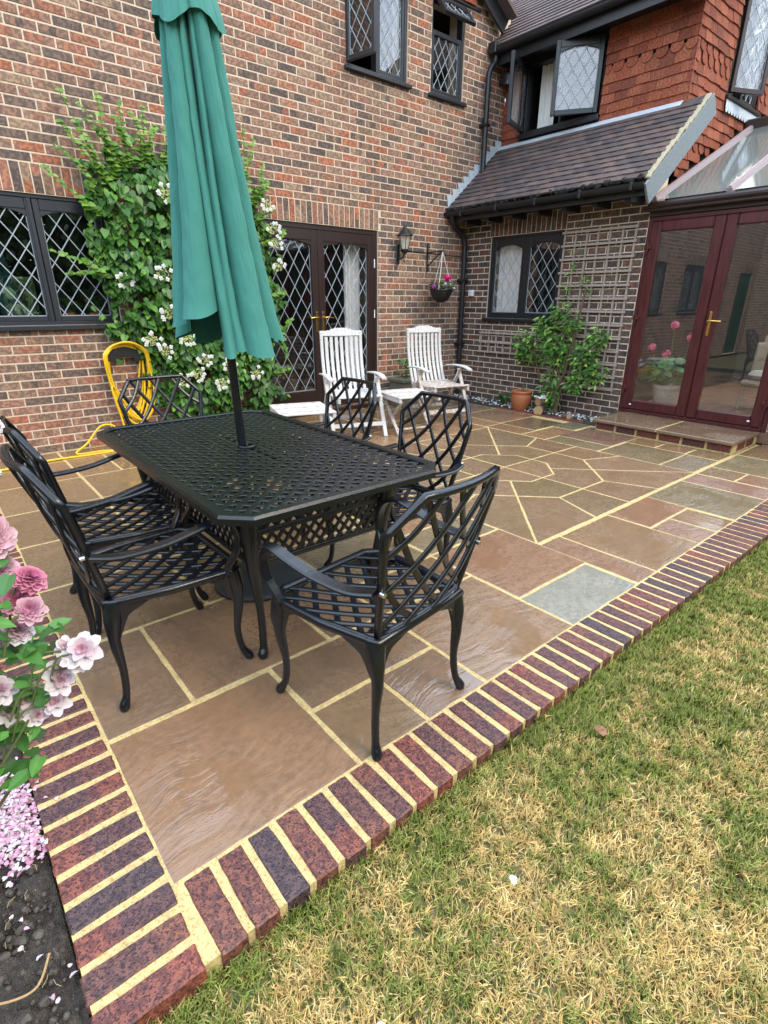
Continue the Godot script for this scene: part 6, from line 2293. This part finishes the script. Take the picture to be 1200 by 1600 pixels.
func build_pots() -> void:
	var t := thing("terracotta_pot", "glazed terracotta pot with a small seedling by the wing wall", "plant pot", Vector3(6.04, -0.012, -4.34))
	var b := MB.new()
	b.lathe(PackedVector2Array([Vector2(0.001, 0), Vector2(0.085, 0), Vector2(0.095, 0.01), Vector2(0.125, 0.09), Vector2(0.137, 0.16), Vector2(0.132, 0.21), Vector2(0.122, 0.225), Vector2(0.132, 0.235), Vector2(0.138, 0.25), Vector2(0.136, 0.268), Vector2(0.122, 0.27), Vector2(0.115, 0.25), Vector2(0.001, 0.24)]), 32)
	part(t, "pot", b, M.terracotta)
	b = MB.new()
	b.lathe(PackedVector2Array([Vector2(0.118, 0.247), Vector2(0.06, 0.252), Vector2(0.001, 0.25)]), 20)
	part(t, "soil", b, M.soil)
	b = MB.new()
	for k in 9:
		var a := k * 2.4
		leaf(b, Vector3(0.02, 0.25 + 0.012 * k, 0), Vector3(cos(a), 0.7, sin(a)), Vector3(0, 1, 0), 0.05, 0.022, shade(Color(0.11, 0.25, 0.04), 0.2))
	b.tube(pts([Vector3(0.02, 0.24, 0), Vector3(0.02, 0.36, 0)]), 0.003, 5, PackedFloat32Array(), Color(0.08, 0.16, 0.03))
	part(t, "seedling", b, M.leaf)
	# short logs
	for e in [[Vector3(6.02, 0.055, -4.02), 0.062, 0.26, Vector3(4, 25, 90), "lower split log lying on the soil beside the terracotta pot"], [Vector3(6.08, 0.155, -4.00), 0.056, 0.24, Vector3(3, -12, 90), "upper log resting on another log beside the terracotta pot"], [Vector3(5.98, 0.028, -3.60), 0.036, 0.09, Vector3(0, 70, 80), "small round log end on the pebbles below the climber"]]:
		var lg := thing("log", e[4], "log", e[0])
		var m := MB.new()
		var x := Transform3D(Basis.from_euler(e[3] * PI / 180.0), Vector3.ZERO)
		var r: float = e[1]
		var l: float = e[2]
		m.lathe(PackedVector2Array([Vector2(r * 0.96, -l / 2), Vector2(r, -l / 4), Vector2(r * 0.97, 0.02), Vector2(r * 1.02, l / 4), Vector2(r * 0.96, l / 2)]), 14, x)
		part(lg, "bark", m, M.bark)
		for s in [-1, 1]:
			m = MB.new()
			m.lathe(PackedVector2Array([Vector2(r * 0.95, s * (l / 2 - 0.001)), Vector2(0.001, s * l / 2)]), 14, x)
			part(lg, "cut_end", m, M.cut_wood)
	# pebbles along the wall foot
	b = MB.new()
	var prof := PackedVector2Array([Vector2(0.001, -0.5), Vector2(0.7, -0.35), Vector2(1.0, 0.0), Vector2(0.75, 0.36), Vector2(0.001, 0.5)])
	for k in 640:
		var p: Vector3
		if k < 470:
			p = Vector3(rng.randf_range(5.98, 6.35), 0.008, rng.randf_range(WZ + 0.05, -3.12))
			if p.x < 6.1 and rng.randf() < 0.5:
				continue
		elif k < 600:
			p = Vector3(rng.randf_range(4.8, 6.0), 0.008, WZ + rng.randf_range(0.03, 0.10))
		else:
			p = Vector3(6.03 + rng.randf_range(-0.1, 0.1), 0.20 + rng.randf_range(0, 0.025), -4.01 + rng.randf_range(-0.05, 0.05))
		var r := rng.randf_range(0.007, 0.017)
		b.lathe(prof, 6, Transform3D(Basis.from_euler(Vector3(rng.randf_range(-0.5, 0.5), rng.randf() * 6.0, rng.randf_range(-0.5, 0.5))) * Basis.from_scale(Vector3(r, r * 1.1, r * 1.3)), p), pick([Color(0.62, 0.60, 0.56), Color(0.45, 0.42, 0.38), Color(0.30, 0.25, 0.20), Color(0.7, 0.69, 0.66)]))
	var pb := part(self, "pebbles", b, M.pebble)
	tag(pb, "pale pebbles along the foot of the brick walls", "pebbles", "", "stuff")
	# small plants on the inner sill of the left window
	for e in [[1.16, "small houseplant on the inner sill of the left window"], [1.38, "houseplant at the right of the left window's inner sill"]]:
		var hp := thing("houseplant", e[1], "houseplant", Vector3(e[0], 1.15, WZ - 0.20))
		var m := MB.new()
		m.cube(Vector3(-0.10, -0.02, -0.09), Vector3(0.10, 0.0, 0.09))
		m.lathe(PackedVector2Array([Vector2(0.001, 0.0), Vector2(0.035, 0.0), Vector2(0.05, 0.085), Vector2(0.055, 0.09), Vector2(0.001, 0.085)]), 14)
		part(hp, "pot", m, M.terracotta)
		m = MB.new()
		for k in 40:
			var a := rng.randf() * TAU
			leaf(m, Vector3(cos(a) * 0.02, 0.09 + rng.randf() * 0.12, sin(a) * 0.02), Vector3(cos(a), rng.randf_range(-0.2, 0.9), sin(a)), Vector3(0, 1, 0), rng.randf_range(0.05, 0.08), 0.035, shade(Color(0.06, 0.15, 0.03), 0.3))
		part(hp, "foliage", m, M.leaf)
	# low weed by the pot
	for e in [[Vector3(6.16, -0.01, -4.72), "spiky weed growing at the wall foot left of the terracotta pot", 34, 0.17], [Vector3(3.2, 0.0, WZ + 0.10), "leafy weed at the foot of the glazed doors", 20, 0.14]]:
		var wd := thing("weed", e[1], "weed", e[0])
		var m := MB.new()
		for k in e[2]:
			var a := rng.randf() * TAU
			leaf(m, Vector3(cos(a), 0, sin(a)) * 0.02 + Vector3(0, rng.randf() * 0.12, 0), Vector3(cos(a), rng.randf_range(0.3, 1.6), sin(a)), Vector3(0, 1, 0), rng.randf_range(0.5, 1.0) * e[3], 0.022, shade(Color(0.06, 0.15, 0.03), 0.3))
		part(wd, "foliage", m, M.leaf)
	# stone trough planter against the main wall
	var tr := thing("stone_planter", "mossy stone trough planter against the wall behind the recliners", "planter", Vector3(5.12, 0, WZ + 0.27))
	b = MB.new()
	b.cube(Vector3(-0.27, 0, -0.15), Vector3(0.27, 0.36, 0.15), 0.015)
	b.cube(Vector3(-0.29, 0.33, -0.17), Vector3(0.29, 0.385, 0.17), 0.012)
	part(tr, "trough", b, M.stone_trough)
	b = MB.new()
	for k in 70:
		var a := rng.randf() * TAU
		var o := Vector3(rng.randf_range(-0.2, 0.05), 0.38 + rng.randf() * 0.22, rng.randf_range(-0.1, 0.1))
		leaf(b, o, Vector3(cos(a), rng.randf_range(0.0, 1.0), sin(a)), Vector3(0, 1, 0), rng.randf_range(0.05, 0.08), 0.035, shade(Color(0.06, 0.17, 0.03), 0.35))
	part(tr, "foliage", b, M.leaf)

# ---------------------------------------------------------------- hose

func build_hose() -> void:
	var t := thing("garden_hose", "yellow garden hose coiled on a black wall hanger", "hose", Vector3(1.52, 0.0, WZ))
	var b := MB.new()
	var arc := []
	for k in 9:
		var a := PI * k / 8.0
		arc.append(Vector3(cos(a) * 0.13, 0.80 + sin(a) * 0.10, 0.07))
	b.sweep(PackedVector3Array(arc), rect_sec(0.11, 0.016, 0.004), Vector3(0, 0, 1))
	b.cube(Vector3(-0.03, 0.84, 0.001), Vector3(0.03, 0.905, 0.08), 0.006)
	part(t, "hanger", b, M.black_plastic)
	# one continuous length: loops over the hanger, then a run to the ground
	var path := []
	var loops := 11
	for l in loops:
		var w := 0.142 + 0.006 * l + rng.randf_range(-0.015, 0.015)
		var drop := rng.randf_range(0.12, 0.34)
		var lean := -0.06 + 0.012 * l + rng.randf_range(-0.03, 0.03)
		var z := 0.032 + 0.009 * l
		for k in 12:
			var a := PI - TAU * k / 12.0
			var y: float
			if sin(a) >= 0.0:
				y = 0.82 + sin(a) * (0.10 + 0.006 * l)
			else:
				y = 0.82 + sin(a) * (0.82 - drop)
			path.append(Vector3(cos(a) * w * (1.0 if sin(a) >= 0.0 else 1.04) + lean * maxf(0.0, -sin(a)), y, z + 0.018 * sin(k * 1.3 + l)))
	for e in [Vector3(-0.19, 0.55, 0.14), Vector3(-0.15, 0.16, 0.18), Vector3(-0.24, 0.012, 0.26), Vector3(-0.42, 0.012, 0.28), Vector3(-0.62, 0.012, 0.24), Vector3(-0.50, 0.09, 0.20), Vector3(-0.36, 0.22, 0.16), Vector3(-0.24, 0.21, 0.16), Vector3(-0.215, 0.10, 0.20), Vector3(-0.26, 0.012, 0.30), Vector3(-0.5, 0.012, 0.36), Vector3(-0.85, 0.012, 0.34), Vector3(-1.2, 0.012, 0.42), Vector3(-1.5, 0.012, 0.40)]:
		path.append(e)
	b = MB.new()
	b.tube(smooth_path(path, 5), 0.0095, 8)
	part(t, "hose", b, M.hose_rubber)

# ---------------------------------------------------------------- roses

func rose(b: MB, p: Vector3, face: Vector3, r: float, inner: Color, outer: Color, rings := 8) -> void:
	var n := face.normalized()
	var s := n.cross(Vector3(0.2, 0.9, 0.35)).normalized()
	var t := n.cross(s)
	for g in rings:
		var f := float(g) / (rings - 1)
		var cnt := 4 + int(g * 1.8)
		var open := lerpf(0.12, 1.30, pow(f, 1.1))
		for k in cnt:
			var a := TAU * (k + 0.37 * g) / cnt + rng.randf_range(-0.2, 0.2)
			var d := s * cos(a) + t * sin(a)
			var base := p + d * r * 0.10 * f - n * r * 0.30 * f
			var dir := (n * cos(open) + d * sin(open)).normalized()
			var side := n.cross(d).normalized()
			var L := r * lerpf(0.50, 0.95, f) * rng.randf_range(0.88, 1.1)
			var W := r * lerpf(0.36, 0.74, f)
			var col := inner.lerp(outer, clampf(f + rng.randf_range(-0.2, 0.2), 0.0, 1.0))
			var nn := (d * cos(open) * -1.0 + n * sin(open)).normalized()
			var curl := nn * -r * 0.16
			var pt := []
			for v in 4:
				var h := v / 3.0
				var wv: float = W * [0.30, 0.85, 1.0, 0.62][v]
				var lift := curl * pow(h, 3.0) * 1.4
				for u in 3:
					var e := u - 1.0
					pt.append(base + dir * L * h * (1.0 - 0.08 * absf(e) * h) + side * wv * e * 0.5 + nn * absf(e) * W * 0.20 + lift + nn * rng.randf_range(-0.05, 0.05) * r * h + side * rng.randf_range(-0.03, 0.03) * r)
			var i := b.P.size()
			for q in pt.size():
				var u := q % 3 - 1.0
				b.vert(pt[q], (nn - side * u * 0.5).normalized(), shade(col.lerp(outer, 0.25 * int(q / 3.0) / 3.0), 0.05))
			for v in 3:
				for u in 2:
					var q := i + v * 3 + u
					b.idx(q, q + 4, q + 1)
					b.idx(q, q + 3, q + 4)

func build_roses() -> void:
	var base := Vector3(-0.24, -0.04, -1.16)
	var t := thing("rose_bush", "pink rose bush in bloom overhanging the left brick edging", "rose bush", base)
	var pink := Color(0.66, 0.26, 0.35)
	var pale := Color(0.71, 0.47, 0.51)
	var white := Color(0.70, 0.645, 0.63)
	var deep := Color(0.60, 0.155, 0.27)
	var fl := [[0.030, 0.972, -1.068, 0.052, pink, pale], [0.008, 1.005, -1.055, 0.042, pale, white], [0.075, 0.890, -1.035, 0.036, deep, pink], [0.037, 0.897, -1.109, 0.038, pink, pale], [0.048, 0.858, -1.039, 0.034, deep, pink], [0.015, 0.852, -1.085, 0.036, pink, pink], [0.095, 1.104, -1.403, 0.036, pale, white], [0.070, 1.020, -1.313, 0.026, pale, white], [0.034, 0.806, -1.025, 0.036, pink, white], [0.060, 0.848, -1.001, 0.030, deep, pale], [0.012, 0.79, -1.06, 0.030, pink, white], [-0.02, 0.92, -1.09, 0.045, pink, pale], [-0.02, 0.80, -1.05, 0.04, deep, pink], [-0.05, 1.0, -1.12, 0.05, pale, pale], [-0.06, 0.87, -1.1, 0.045, pink, pale], [0.0, 0.83, -1.13, 0.035, pink, pale]]
	for f in fl:
		var b := MB.new()
		var p := Vector3(f[0], f[1], f[2]) - base
		var face := Vector3(0.25 + rng.randf_range(-0.4, 0.5), 0.75 + rng.randf_range(-0.3, 0.3), 0.75 + rng.randf_range(-0.4, 0.3))
		rose(b, p - Vector3(0.018, 0, 0.008), face, f[3] * 0.82, f[4], f[5])
		part(t, "flower", b, M.petal)
		stalk(t, base, p)
	# single-looking older blooms, mostly white
	for f in [[0.102, 0.752, -0.981, 0.026], [0.042, 0.650, -1.006, 0.020], [0.004, 0.655, -1.043, 0.024], [0.067, 0.706, -1.016, 0.020], [0.058, 0.690, -1.008, 0.022], [-0.03, 0.633, -1.055, 0.02], [0.011, 0.626, -1.02, 0.016], [0.080, 0.747, -1.02, 0.016], [-0.03, 0.70, -1.03, 0.022], [0.09, 0.735, -0.99, 0.02]]:
		var b := MB.new()
		var p := Vector3(f[0], f[1], f[2]) - base
		rose(b, p, Vector3(rng.randf_range(-0.5, 0.8), rng.randf_range(0.1, 0.9), 0.7), f[3] * 1.35, pink.lerp(pale, rng.randf()), white, 3)
		part(t, "flower", b, M.petal)
		stalk(t, base, p)
	var cols := [Color(0.045, 0.135, 0.02), Color(0.06, 0.18, 0.028), Color(0.085, 0.23, 0.04), Color(0.035, 0.10, 0.02)]
	var done_ := 0
	for k in 330:
		var f := rng.randf()
		var p := Vector3(lerpf(-0.20, 0.075, pow(rng.randf(), 0.8)), lerpf(0.50, 0.93, f), lerpf(-1.16, -0.985, rng.randf()))
		if p.x > 0.03 - 0.16 * maxf(0.0, 0.72 - p.y) and (p.y < 0.70 or p.y > 0.80):
			continue
		p -= base
		var a := rng.randf() * TAU
		var b := MB.new()
		var L := rng.randf_range(0.028, 0.05)
		leaf(b, Vector3.ZERO, Vector3(cos(a), rng.randf_range(-0.5, 0.3), sin(a)), Vector3(rng.randf_range(-0.2, 0.3), 1, 0.3), L, L * 0.62, shade(pick(cols), 0.2), 0.18)
		part(t, "leaf", b, M.leaf, at(p.x, p.y, p.z))
		done_ += 1
	for k in 9:
		var b := MB.new()
		var e := Vector3(rng.randf_range(-0.15, 0.05), rng.randf_range(0.5, 0.9), rng.randf_range(-1.12, -1.0)) - base
		b.tube(smooth_path([Vector3(rng.randf_range(-0.05, 0.05), 0, rng.randf_range(-0.05, 0.05)), e * 0.5 + Vector3(-0.04, 0.06, 0.02), e]), 0.0045, 6, smooth_vals([1.3, 1.0, 0.5]))
		part(t, "stem", b, M.stem)

func stalk(t: Node3D, base: Vector3, p: Vector3) -> void:
	var b := MB.new()
	var root := Vector3(p.x - rng.randf_range(0.05, 0.10), p.y - rng.randf_range(0.05, 0.10), p.z - rng.randf_range(-0.02, 0.05))
	b.tube(smooth_path([root, (root + p) * 0.5 + Vector3(-0.01, 0.03, 0), p - Vector3(0, 0.01, 0)]), 0.0022, 5)
	part(t, "stalk", b, M.stem)

# ---------------------------------------------------------------- fallen petals, stones, twigs

func build_bits() -> void:
	var b := MB.new()
	for k in 1150:
		var z := -1.66 + 0.30 * rng.randf() + (rng.randf() - 0.5) * 0.16
		var x := -0.10 + rng.randfn() * 0.032
		if k > 1080:
			x = rng.randf_range(-0.5, -0.06)
			z = rng.randf_range(-1.9, -0.9)
		var y := -0.022 + rng.randf() * 0.02 * (1.0 if k < 1080 else 0.2)
		if x > -0.05:
			if rng.randf() < 0.75:
				continue
			y = 0.008
		var a := rng.randf() * TAU
		leaf(b, Vector3(x, y, z), Vector3(cos(a), rng.randf_range(-0.1, 0.5), sin(a)), Vector3(rng.randf_range(-0.5, 0.5), 1, rng.randf_range(-0.5, 0.5)), rng.randf_range(0.008, 0.018), 0.011, pick([Color(0.58, 0.36, 0.44), Color(0.60, 0.47, 0.52), Color(0.55, 0.28, 0.38), Color(0.60, 0.55, 0.53)]), 0.4)
	var pe := part(self, "fallen_petals", b, M.petal)
	tag(pe, "drift of fallen pink petals on the soil by the edging", "petals", "", "stuff")
	b = MB.new()
	for k in 2600:
		var r := 0.002 + 0.0075 * pow(rng.randf(), 3.0)
		b.box(Transform3D(Basis.from_euler(Vector3(rng.randf() * 3, rng.randf() * 6.0, rng.randf() * 3)), Vector3(rng.randf_range(-0.6, -0.065), -0.036 + rng.randf() * 0.014, rng.randf_range(-1.7, -0.45))), Vector3(r, r * rng.randf_range(0.6, 1.2), r * 1.3) * 1.5, r * 0.35, shade(Color(0.052, 0.041, 0.031), 0.5) if k % 40 else Color(0.25, 0.23, 0.21))
	for k in 520:   # clods of the same earth, half sunk
		var r := 0.006 + 0.016 * pow(rng.randf(), 2.0)
		b.box(Transform3D(Basis.from_euler(Vector3(rng.randf() * 3, rng.randf() * 6.0, rng.randf() * 3)), Vector3(rng.randf_range(-0.6, -0.075), -0.040 + rng.randf() * 0.010, rng.randf_range(-1.9, -0.45))), Vector3(r * rng.randf_range(0.9, 1.6), r, r * rng.randf_range(0.8, 1.4)) * 1.25, r * 0.42, shade(Color(0.066, 0.052, 0.039), 0.3))
	for k in 60:    # bits of straw
		var a := rng.randf() * TAU
		var o := Vector3(rng.randf_range(-0.5, -0.07), -0.022 + rng.randf() * 0.006, rng.randf_range(-1.6, -0.5))
		b.tube(pts([o, o + Vector3(cos(a) * 0.012, 0.003, sin(a) * 0.012), o + Vector3(cos(a + 0.3) * 0.026, 0.001, sin(a + 0.3) * 0.026)]), 0.0007, 4, PackedFloat32Array(), Color(0.40, 0.29, 0.14))
	var cl := part(self, "soil_crumbs", b, M.pebble)
	tag(cl, "crumbs of earth and grit on the flower bed", "soil crumbs", "", "stuff")
	b = MB.new()
	b.tube(smooth_path([Vector3(-0.22, 0.0, -1.02), Vector3(-0.16, 0.012, -0.98), Vector3(-0.12, 0.004, -0.985), Vector3(-0.09, 0.014, -1.03)]), 0.0028, 6)
	var tw := part(self, "twig", b, M.cut_wood)
	tag(tw, "pale curved twig lying on the dark flower bed soil", "twig")
	for e in [[0.844, -0.487, Color(0.68, 0.66, 0.62), 0.016, "white petal on the lawn near the brick edging"], [0.397, -0.475, Color(0.8, 0.76, 0.72), 0.012, "small white petal on the lawn at the near edge of view"], [1.49, -0.61, Color(0.32, 0.17, 0.10), 0.03, "curled brown leaf lying on the lawn"]]:
		b = MB.new()
		for k in 3:
			var a := k * 2.2
			round_leaf(b, Vector3(cos(a), 0.1 * k, sin(a)) * e[3] * 0.35, Vector3(cos(a) * 0.5, 1, sin(a) * 0.4), e[3] * 0.5, shade(e[2], 0.1))
		var o := part(self, "petal" if e[2].g > 0.5 else "fallen_leaf", b, M.petal, at(e[0], -0.012, e[1]))
		tag(o, e[4], "petal" if e[2].g > 0.5 else "leaf")

# ---------------------------------------------------------------- grass

func build_grass() -> void:
	var root := Node3D.new()
	root.name = "grass"
	add_child(root)
	tag(root, "short lawn grass, green along the edging and straw coloured beyond", "grass", "", "stuff")
	var patch := FastNoiseLite.new()
	patch.seed = 61
	patch.frequency = 2.3
	patch.fractal_octaves = 3
	var spots := []
	var greens := [Color(0.185, 0.222, 0.036), Color(0.225, 0.27, 0.05), Color(0.14, 0.172, 0.03), Color(0.30, 0.305, 0.078)]
	var straws := [Color(0.69, 0.475, 0.17), Color(0.60, 0.395, 0.135), Color(0.74, 0.55, 0.23), Color(0.47, 0.31, 0.10)]
	var types := [[], [], []]
	var add := func(x: float, z: float, s: float) -> void:
		var n := patch.get_noise_2d(x, z) + 0.5 * patch.get_noise_2d(x * 2.7 + 9.0, z * 2.7)
		var near := smoothstep(0.20, 0.02, -0.79 - z if z < -0.79 else z + 0.79)
		var g := 0.27 + 0.66 * n + 0.34 * near + 0.30 * smoothstep(0.9, 1.7, x) * smoothstep(-0.1, -0.5, z) - 0.16 * smoothstep(0.25, 0.0, absf(x - 1.25) * 0.5 + absf(z + 0.42))
		g += 0.22 * smoothstep(1.0, 1.3, x) * smoothstep(-0.35, 0.0, z)
		var green := rng.randf() < clampf(g, 0.06, 0.92)
		var c: Color = shade(pick(greens if green else straws), 0.25)
		var k := rng.randi() % 3
		var b := Basis.from_euler(Vector3(rng.randf_range(-0.25, 0.25), rng.randf() * TAU, rng.randf_range(-0.25, 0.25))).scaled(Vector3(s, s * rng.randf_range(0.55, 1.0) * (1.1 if green else 0.8), s))
		types[k].append([Transform3D(b, Vector3(x, -0.058, z)), c])
	for k in 30000:
		var x := rng.randf_range(0.0, 4.2)
		var z := rng.randf_range(-0.80, 0.35)
		add.call(x, z, rng.randf_range(0.75, 1.15))
	for k in 500:
		add.call(rng.randf_range(0.02, 4.2), rng.randf_range(-0.80, -0.775), rng.randf_range(0.9, 1.4))
	for k in 9000:
		var x := rng.randf_range(-3.5, 6.3)
		var z := rng.randf_range(-0.78, 3.5)
		if (x > 0.0 and x < 4.2 and z < 0.35) or (x < -0.05 and z < -0.3):
			continue
		add.call(x, z, rng.randf_range(1.2, 1.9))
	for k in 3:
		var b := MB.new()
		for j in 9:
			var a := rng.randf() * TAU
			var lean := rng.randf_range(0.25, 1.25)
			var o := Vector3(rng.randf_range(-0.012, 0.012), 0, rng.randf_range(-0.012, 0.012))
			var d := Vector3(cos(a), 0, sin(a))
			var L := rng.randf_range(0.026, 0.052)
			var w := rng.randf_range(0.0009, 0.0017)
			var s := Vector3(-d.z, 0, d.x)
			var p1 := o + (Vector3.UP * cos(lean * 0.5) + d * sin(lean * 0.5)) * L * 0.55
			var p2 := p1 + (Vector3.UP * cos(lean) + d * sin(lean)) * L * 0.45
			var f := rng.randf_range(0.75, 1.25)
			var col := Color(f, f, f)
			var n := (d.cross(s) if false else (Vector3.UP * sin(lean) * 0.6 - d * cos(lean) * -0.6 + Vector3.UP * 0.6)).normalized()
			var i := b.vert(o - s * w, n, col)
			b.vert(o + s * w, n, col); b.vert(p1 + s * w * 0.85, n, col); b.vert(p1 - s * w * 0.85, n, col); b.vert(p2, n, col)
			b.idx(i, i + 1, i + 2); b.idx(i, i + 2, i + 3); b.idx(i + 3, i + 2, i + 4)
		var mm := MultiMesh.new()
		mm.transform_format = MultiMesh.TRANSFORM_3D
		mm.use_colors = true
		mm.mesh = b.done(M.grass_blade)
		mm.instance_count = types[k].size()
		for i in types[k].size():
			mm.set_instance_transform(i, types[k][i][0])
			mm.set_instance_color(i, types[k][i][1])
		var o := MultiMeshInstance3D.new()
		o.name = "blades"
		o.multimesh = mm
		root.add_child(o, true)
